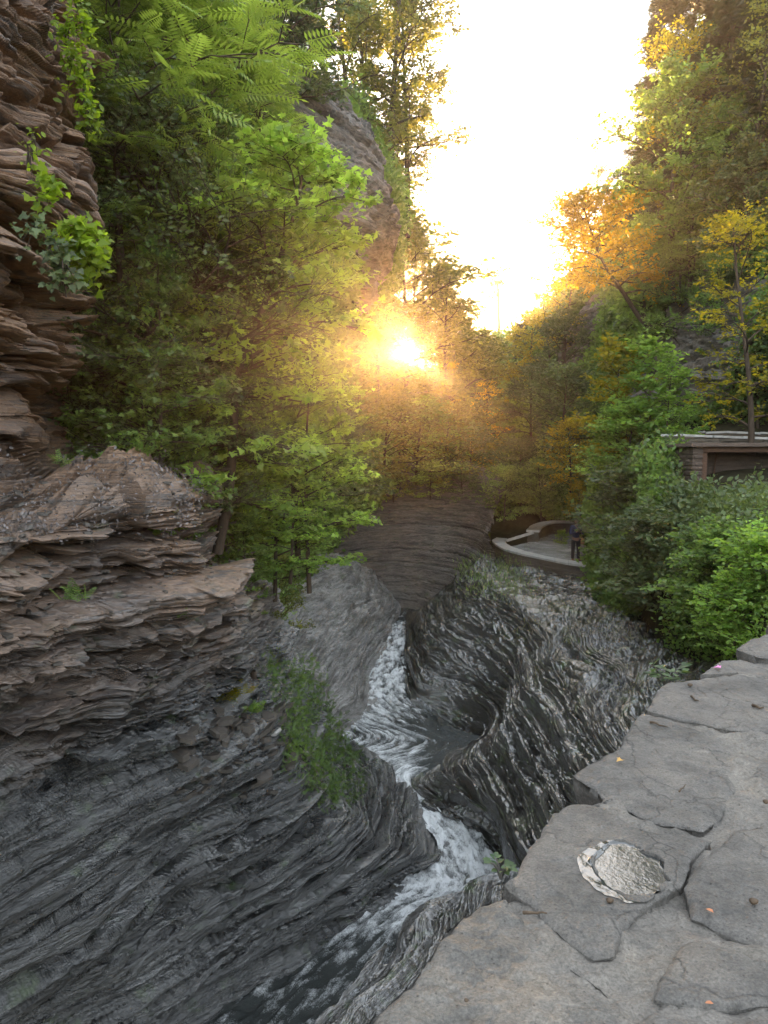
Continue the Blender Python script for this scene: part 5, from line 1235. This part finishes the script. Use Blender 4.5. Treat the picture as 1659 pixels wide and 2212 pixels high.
# ------------------------------------------------------------------ stone shelter with the beam, and the path wall above it
def sc_(x, y): return 1371.5+.1733*x, 877.8+.1733*y
shelter = thing('stone_shelter', 'low dark stone shelter with a slab roof at the right edge', 'shelter')
D = 19.5
def S3(x, y, d=D): return W(*sc_(x, y), d)
M['rustwood'] = plain('old_timber', (.10,.055,.035), .8, .3, .4, 8, .5, 30, (1,1,4))
M['shadestone'] = rock_mat('shelter_stone_shaded', [(.3, (.035,.025,.02)), (.45, (.09,.065,.05)), (.6, (.12,.085,.065)), (.75, (.055,.04,.03))], wet=.2, rough=(.5,.9), lam=8, bump=.6)  # wall stone darkened, the shelter's shade put into its colour
a0 = S3(735, 500); zt = a0[2]; x0 = a0[0]; y0 = a0[1]; zb = zt-2.3
def sbox(name, x1, x2, y1, y2, z1, z2, mat, seed=0, rel=True, label=None):
    if rel:     # coursed stone
        nn_ = 60; per = np.array([[x1,y1],[x2,y1],[x2,y2],[x1,y2],[x1,y1]], float)
        sg = np.r_[0, np.cumsum(np.linalg.norm(np.diff(per, axis=0), axis=1))]; m_ = int(max(60, sg[-1]*40)); s_ = np.linspace(0, sg[-1], m_, endpoint=False)
        q = np.stack([np.interp(s_, sg, per[:, k]) for k in (0, 1)], 1); c = np.array([(x1+x2)/2, (y1+y2)/2])
        zz = np.linspace(z2, z1, nn_); P = np.zeros((nn_, m_, 3)); P[..., :2] = q[None]; P[..., 2] = zz[:, None]
        dr = (c-q); dr /= np.linalg.norm(dr, axis=1, keepdims=True)
        P[..., :2] -= dr[None]*(courses(np.repeat(s_[None], nn_, 0), P[..., 2], .12, .36, seed)-.04)[..., None]
        i = np.arange(nn_-1)[:, None]*m_; j = np.arange(m_)[None]; k = (j+1) % m_
        me = npmesh(name, P.reshape(-1, 3), [np.stack([i+j, i+m_+j, i+m_+k, i+k], -1).reshape(-1, 4), np.array([list(range(m_))])])
    else:
        v, f = box_arr((x1+x2)/2, (y1+y2)/2, (z1+z2)/2, x2-x1, y2-y1, z2-z1); rs = np.random.default_rng(seed+3); v = v+rs.normal(size=v.shape)*.008
        me = npmesh(name, v, f)
    o = link(name, me, mat, shelter)
    if label: o['label'] = label
sbox('pillar', x0-.02, x0+.24, y0, y0+.5, zb, zt, M['shadestone'], 1)
sbox('pillar', x0+4.2, x0+4.6, y0, y0+.5, zb, zt, M['shadestone'], 2)
sbox('post', x0+.26, x0+.40, y0+.06, y0+.22, zb, zt-.16, M['rustwood'], 3, False)
sbox('lintel', x0+.25, x0+4.2, y0+.02, y0+.24, zt-.15, zt-.005, M['rustwood'], 4, False)
sbox('roof_slab', x0-.12, x0+4.8, y0-.14, y0+2.2, zt+.003, zt+.10, M['shadestone'], 5, False)
sbox('back_wall', x0+.0, x0+4.6, y0+.95, y0+1.25, zb, zt, M['shadestone'], 6)
sbox('side_wall', x0-.02, x0+.24, y0+.52, y0+.94, zb, zt, M['shadestone'], 7)
sbox('floor_slab', x0+.25, x0+4.2, y0+.26, y0+.93, zb, zb+.7, M['shadestone'], 8, False)
v_, f_ = tube_arr(np.array([[x0+.98, y0+.9, zb+.9],[x0+.99, y0+.9, zb+1.5],[x0+1.04, y0+.9, zt-.2]]), [.025,.02,.018], 7); link('stay', npmesh('stay', v_, f_, True), M['rustwood'], shelter)
def path_wall(name, label, pts, d, w, h, seed):
    root = thing(name, label, 'wall'); q = np.array([W(*sc_(x, y), dd) for (x, y), dd in zip(pts, d)]); m_ = 120; q = catmull(q, m_)
    s_ = np.r_[0, np.cumsum(np.linalg.norm(np.diff(q, axis=0), axis=1))]; rs = np.random.default_rng(seed); i0 = 0
    while i0 < m_-2:
        i1 = min(m_-1, i0+max(3, int(np.searchsorted(s_, s_[i0]+.6+.5*rs.random())-i0))); i1 = m_-1 if m_-1-i1 < 5 else i1
        a, b = q[i0]+0, q[i1]+0; a[2] += rs.normal()*.01; b[2] += rs.normal()*.01
        beam(a, a+(b-a)*.985, w, .07, M['capstone'], 'cap_stone', None, None, root); i0 = i1
    t_ = np.gradient(q, axis=0); nn = np.stack([-t_[:, 1], t_[:, 0], 0*t_[:, 0]], 1); nn /= np.linalg.norm(nn, axis=1, keepdims=True)
    for sg in (-1, 1):
        pass
    loop = np.concatenate([q+nn*w*.42, (q-nn*w*.42)[::-1]]); ld = np.concatenate([nn, -nn[::-1]]); nz = 30; z_ = loop[:, 2][None]-.04-np.linspace(0, h, nz)[:, None]
    P = np.repeat(loop[None], nz, 0); P[..., 2] = z_; sl_ = np.concatenate([s_, s_[-1]+1+s_])
    P = P+ld[None]*(courses(np.repeat(sl_[None], nz, 0), z_, .13, .4, seed)-.06)[..., None]
    n = loop.shape[0]; i = np.arange(nz-1)[:, None]*n; j = np.arange(n)[None]; k = (j+1) % n
    link('masonry', npmesh('masonry', P.reshape(-1, 3), np.stack([i+j, i+n+j, i+n+k, i+k], -1).reshape(-1, 4)), M['stonewall'], root)
path_wall('path_wall', 'low wall with pale caps along the path just above the shelter roof', [(340,352),(600,360),(900,372),(1200,383),(1500,395),(1900,410)], [23.4,23,22.7,22.5,22.3,22], .32, .7, 3)
path_wall('path_wall', 'upper of the two pale-capped path walls above the shelter', [(460,340),(760,330),(1100,322),(1500,332),(1900,345)], [25,24.6,24.3,24,23.6], .32, .6, 4)
# the tall dead trunk on the far skyline
r = thing('dead_tree', 'tall bare dead trunk standing alone against the pale sky above the bend', 'tree', tuple(W(1077, 790, 60)))
wd_ = MB(); b0 = W(1077, 790, 60); q = np.array([W(1077,790,60), W(1078,730,60), W(1077,680,60), W(1076,630,60), W(1074,606,60)])-b0
wd_.add(*tube_arr(catmull(q, 20), np.linspace(.20,.08,20), 6)); rs = np.random.default_rng(5)
for k in range(16):
    u = .35+.62*rs.random(); p = catmull(q, 40)[int(u*39)]; a = rs.random()*6.28; l = .3+.7*rs.random()
    wd_.add(*tube_arr(np.array([p, p+[math.cos(a)*l*.6, math.sin(a)*l*.6, .1], p+[math.cos(a)*l, math.sin(a)*l, -.05]]), [.04,.03,.015], 4))
link('trunk', wd_.mesh('dead_trunk', True), M['barkgrey'], r)
lp = []; 
for c_, k_, sp in ((W(1072,610,60)-b0, 90, .35), (W(1040,668,60)-b0, 40, .25), (W(1060,640,60)-b0, 50, .4)): lp.append(c_+rs.normal(size=(k_, 3))*sp*np.array([1.4,1,.5]))
lp = np.concatenate(lp); link('foliage', leaves_mesh('tufts', 'quad', lp, rdir(rs, len(lp)), rdir(rs, len(lp)), .30*(.6+.8*rs.random(len(lp)))), M['needle'], r)
wd_ = None
# ------------------------------------------------------------------ the person on the lookout wall
def skin_obj(name, nodes, edges, mat, parent, root=0, lev=2):
    me = bpy.data.meshes.new(name); me.from_pydata([n[0] for n in nodes], edges, [])
    o = bpy.data.objects.new(name, me); C.objects.link(o)
    o.modifiers.new('skin', 'SKIN'); s = o.modifiers.new('sub', 'SUBSURF'); s.levels = lev; s.render_levels = lev
    sk = me.skin_vertices[0] if me.skin_vertices else None
    if sk is None:
        bpy.context.view_layer.update()
        bpy.context.view_layer.objects.active = o; bpy.ops.mesh.customdata_skin_add(); sk = me.skin_vertices[0]
    for i, n in enumerate(nodes):
        r_ = n[1] if isinstance(n[1], tuple) else (n[1], n[1]); sk.data[i].radius = r_; sk.data[i].use_root = (i == root)
    bpy.context.view_layer.update()
    dg = bpy.context.evaluated_depsgraph_get(); m2 = bpy.data.meshes.new_from_object(o.evaluated_get(dg)); o.modifiers.clear(); o.data = m2
    m2.polygons.foreach_set('use_smooth', [True]*len(m2.polygons)); m2.materials.clear(); m2.materials.append(mat); m2.name = name
    o.parent = parent
    return o
pf = G(1243, 1211, -4.02)
person = thing('person', 'person in a navy jacket and dark trousers standing on the lookout wall', 'person', (pf[0], pf[1], -4.02), R(8))
mk = lambda n, c, r=.7: plain(n, c, r, .3, .2, 20)
m_skin, m_jac, m_tr, m_hair, m_shoe, m_bag, m_cam = mk('skin', (.20,.12,.09)), mk('navy_jacket', (.022,.030,.075), .6), mk('dark_trousers', (.020,.020,.024), .8), mk('dark_hair', (.012,.010,.010)), mk('brown_shoe', (.16,.07,.03)), mk('tan_bag', (.30,.19,.08)), mk('black_camera', (.02,.02,.02), .4)
# faces the camera (towards -y), hands meet at the chest; one continuous body underneath, clothes over it
body = [((0,0,.93),(.135,.10)),((0,.01,1.10),(.125,.09)),((0,.0,1.28),(.15,.10)),((0,0,1.42),(.12,.08)),((0,-.01,1.50),(.052,.052)),((0,-.03,1.575),(.075,.08)),((0,-.03,1.65),(.082,.095)),((0,-.02,1.715),(.066,.078)),
 ((.17,0,1.40),.058),((.23,-.03,1.24),.048),((.26,-.08,1.12),.042),((.15,-.24,1.19),.034),((.065,-.31,1.235),.026),
 ((-.17,0,1.40),.058),((-.23,-.03,1.24),.048),((-.26,-.08,1.12),.042),((-.15,-.24,1.19),.034),((-.065,-.31,1.235),.026),
 ((.095,0,.86),.088),((.115,-.01,.50),.060),((.12,.02,.12),.040),((.12,-.02,.05),.038),((.125,-.13,.035),.034),
 ((-.095,0,.86),.088),((-.115,-.01,.50),.060),((-.12,.02,.12),.040),((-.12,-.02,.05),.038),((-.125,-.13,.035),.034)]
be = [(0,1),(1,2),(2,3),(3,4),(4,5),(5,6),(6,7),(3,8),(8,9),(9,10),(10,11),(11,12),(3,13),(13,14),(14,15),(15,16),(16,17),(0,18),(18,19),(19,20),(20,21),(21,22),(0,23),(23,24),(24,25),(25,26),(26,27)]
skin_obj('body', body, be, m_skin, person)
for sg in (-1, 1):                       # hands with fingers closed round the camera
    hb = np.array([.055*sg, -.325, 1.24]); nodes = [(tuple(hb+[.02*sg,.02,-.005]),(.020,.020)),(tuple(hb),(.030,.016)),(tuple(hb+[-.02*sg,-.02,.005]),(.026,.014))]; ed_ = [(0,1),(1,2)]
    for q in range(4):
        f0 = hb+[-.02*sg+.0, -.025, .022-.016*q]; i = len(nodes); l_ = [.9,1.,.95,.75][q]
        nodes += [(tuple(f0+np.array([-.012*sg,-.014,0])*l_), .0085), (tuple(f0+np.array([-.034*sg,-.010,-.004])*l_), .008), (tuple(f0+np.array([-.042*sg,.012,-.006])*l_), .007)]; ed_ += [(2,i),(i,i+1),(i+1,i+2)]
    i = len(nodes); nodes += [(tuple(hb+[-.006*sg,.008,.030]), .010), (tuple(hb+[-.022*sg,.010,.044]), .008)]; ed_ += [(1,i),(i,i+1)]
    skin_obj('hand', nodes, ed_, m_skin, person, 1, 1)
jac = [((0,0,.90),(.165,.125)),((0,.01,1.08),(.16,.12)),((0,.0,1.27),(.185,.125)),((0,0,1.42),(.14,.095)),((0,-.005,1.49),(.068,.068)),
 ((.18,0,1.41),.075),((.245,-.03,1.24),.068),((.275,-.085,1.11),.060),((.16,-.24,1.185),.050),((.10,-.285,1.22),.042),
 ((-.18,0,1.41),.075),((-.245,-.03,1.24),.068),((-.275,-.085,1.11),.060),((-.16,-.24,1.185),.050),((-.10,-.285,1.22),.042)]
skin_obj('jacket', jac, [(0,1),(1,2),(2,3),(3,4),(3,5),(5,6),(6,7),(7,8),(8,9),(3,10),(10,11),(11,12),(12,13),(13,14)], m_jac, person)
tro = [((0,0,.93),(.155,.12)),((.10,0,.82),.108),((.118,-.01,.50),.080),((.12,.01,.22),.070),((.12,.005,.07),.066),((-.10,0,.82),.108),((-.118,-.01,.50),.080),((-.12,.01,.22),.070),((-.12,.005,.07),.066)]
skin_obj('trousers', tro, [(0,1),(1,2),(2,3),(3,4),(0,5),(5,6),(6,7),(7,8)], m_tr, person)
for sg in (-1, 1): skin_obj('shoe', [((.12*sg,.05,.045),(.045,.040)),((.122*sg,-.04,.045),(.048,.042)),((.13*sg,-.14,.035),(.046,.032)),((.135*sg,-.20,.030),(.032,.024))], [(0,1),(1,2),(2,3)], m_shoe, person)
skin_obj('hair', [((0,.02,1.60),(.082,.070)),((0,.01,1.68),(.094,.096)),((0,-.005,1.745),(.072,.078))], [(0,1),(1,2)], m_hair, person)
skin_obj('nose', [((0,-.108,1.665),.010),((0,-.128,1.640),.014)], [(0,1)], m_skin, person, 0, 1)
for sg in (-1, 1):
    skin_obj('ear', [((.084*sg,-.02,1.665),.012),((.088*sg,-.015,1.635),.010)], [(0,1)], m_skin, person, 0, 1)
    skin_obj('eye', [((.030*sg,-.108,1.668),.009),((.034*sg,-.108,1.668),.009)], [(0,1)], m_cam, person, 0, 1)
skin_obj('mouth', [((-.020,-.106,1.605),.007),((.020,-.106,1.605),.007)], [(0,1)], m_hair, person, 0, 1)
v_, f_ = box_arr(0, -.345, 1.245, .11, .05, .075); cm = MB(); cm.add(v_, f_); v_, f_ = tube_arr(np.array([[0,-.37,1.24],[0,-.41,1.235]]), [.03,.028], 12); cm.add(v_, f_)
o = link('held_camera', cm.mesh('held_camera'), m_cam, label='small black camera held at chest height by the person on the wall', cat='camera'); o.matrix_world = Matrix.Translation((pf[0], pf[1], -4.02)) @ Matrix.Rotation(R(8), 4, 'Z')
cm = MB(); v_, f_ = box_arr(.27, -.02, .80, .13, .20, .24); cm.add(v_, f_)
bm_o = cm.mesh('shoulder_bag'); bg_ = link('shoulder_bag', bm_o, m_bag, label='tan shoulder bag hanging at the hip of the person on the wall', cat='bag')
bv = bg_.modifiers.new('bevel', 'BEVEL'); bv.width = .03; bv.segments = 3
bg_.matrix_world = Matrix.Translation((pf[0], pf[1], -4.02)) @ Matrix.Rotation(R(8), 4, 'Z')
v_, f_ = tube_arr(catmull(np.array([[.26,-.03,.91],[.17,-.14,1.15],[.02,-.135,1.34],[-.10,-.06,1.49],[-.07,.10,1.42],[.15,.15,1.1],[.26,.03,.91]]), 40), .012, 6)
link('strap', npmesh('strap', v_, f_, True), m_bag, bg_)
# ------------------------------------------------------------------ camera, sky, sun
cam = bpy.data.cameras.new('camera'); co = bpy.data.objects.new('camera', cam); C.objects.link(co)
cam.sensor_fit = 'HORIZONTAL'; cam.sensor_width = 36; cam.lens = 36*FPX/1659; cam.clip_start = .05; cam.clip_end = 6000
co.location = (0, 0, 0); co.rotation_euler = (math.pi/2-PITCH, 0, 0)
bpy.context.scene.camera = co
SUN_PX = (893, 766)
sd = W(*SUN_PX, 1.); sd /= np.linalg.norm(sd)
el = math.asin(sd[2]); az = math.atan2(sd[0], sd[1])
w = bpy.data.worlds.new('World'); bpy.context.scene.world = w; w.use_nodes = True
nt = w.node_tree; nt.nodes.clear()
sky = N(nt, 'ShaderNodeTexSky'); sky.sky_type = 'NISHITA'; sky.sun_disc = False
sky.sun_elevation = el; sky.sun_rotation = az; sky.air_density = 1.0; sky.dust_density = 3.5; sky.ozone_density = 1.5; sky.altitude = 200
bg = N(nt, 'ShaderNodeBackground'); bg.inputs[1].default_value = .15
hs = N(nt, 'ShaderNodeHueSaturation'); hs.inputs['Saturation'].default_value = .45; nt.links.new(sky.outputs[0], hs.inputs['Color'])
nt.links.new(mixc(nt, 1., hs.outputs[0], (3.5, 3.5, 3.45), 'DARKEN'), bg.inputs[0])
# thin high haze evens the sky out
bh = N(nt, 'ShaderNodeBackground'); bh.inputs[0].default_value = (.86, .94, 1, 1); bh.inputs[1].default_value = .15
# the bright aureole that a low sun makes in the sky around itself
tc = N(nt, 'ShaderNodeTexCoord'); dot = N(nt, 'ShaderNodeVectorMath', operation='DOT_PRODUCT')
nrm = N(nt, 'ShaderNodeVectorMath', operation='NORMALIZE')
nt.links.new(tc.outputs['Generated'], nrm.inputs[0]); nt.links.new(nrm.outputs[0], dot.inputs[0]); dot.inputs[1].default_value = tuple(sd)
ang = math_(nt, 'ARCCOSINE', dot.outputs['Value'])
au = math_(nt, 'POWER', 2.718, math_(nt, 'MULTIPLY', ang, -1/R(1.2)))
core = math_(nt, 'LESS_THAN', ang, R(.8))
bg2 = N(nt, 'ShaderNodeBackground'); bg2.inputs[0].default_value = (1, .50, .18, 1)
nt.links.new(math_(nt, 'ADD', math_(nt, 'MULTIPLY', au, 1.6), math_(nt, 'MULTIPLY', core, 10.)), bg2.inputs[1])
ad0 = N(nt, 'ShaderNodeAddShader'); nt.links.new(bg.outputs[0], ad0.inputs[0]); nt.links.new(bh.outputs[0], ad0.inputs[1])
ad = N(nt, 'ShaderNodeAddShader'); nt.links.new(ad0.outputs[0], ad.inputs[0]); nt.links.new(bg2.outputs[0], ad.inputs[1])
wo = N(nt, 'ShaderNodeOutputWorld'); nt.links.new(ad.outputs[0], wo.inputs[0])
sl = bpy.data.lights.new('sun', 'SUN'); sl.energy = 4.5; sl.angle = R(.5); sl.color = (1, .63, .28)
so = bpy.data.objects.new('sun', sl); C.objects.link(so)
so.rotation_euler = Vector(tuple(-sd)).to_track_quat('-Z', 'Y').to_euler(); so.location = (0, 0, 30)
sc = bpy.context.scene
sc.view_settings.view_transform = 'Standard'; sc.view_settings.look = 'None'; sc.view_settings.gamma = 1
sc.view_settings.exposure = 2.9
sc.cycles.max_bounces = 6; sc.cycles.diffuse_bounces = 3; sc.cycles.glossy_bounces = 2; sc.cycles.transmission_bounces = 4
sc.cycles.volume_bounces = 0; sc.cycles.transparent_max_bounces = 4
sc.cycles.sample_clamp_indirect = 4; sc.cycles.caustics_reflective = False; sc.cycles.caustics_refractive = False
sc.cycles.use_denoising = True

hz, hnt, hout = newmat('haze'); pv = N(hnt, 'ShaderNodeVolumePrincipled'); pv.inputs['Color'].default_value = (1, .80, .62, 1); pv.inputs['Density'].default_value = .0011; pv.inputs['Anisotropy'].default_value = .86  # haze volume added for the glow round the sun, orange put into its colour
hnt.links.new(pv.outputs[0], hout.inputs['Volume'])
v_, f_ = box_arr(0, 50, 13, 900, 1000, 58)
link('haze', npmesh('haze', v_, f_), hz, kind='stuff', label='thin haze in the gorge, added for the glow round the low sun', cat='haze')
sc.cycles.volume_step_rate = 1
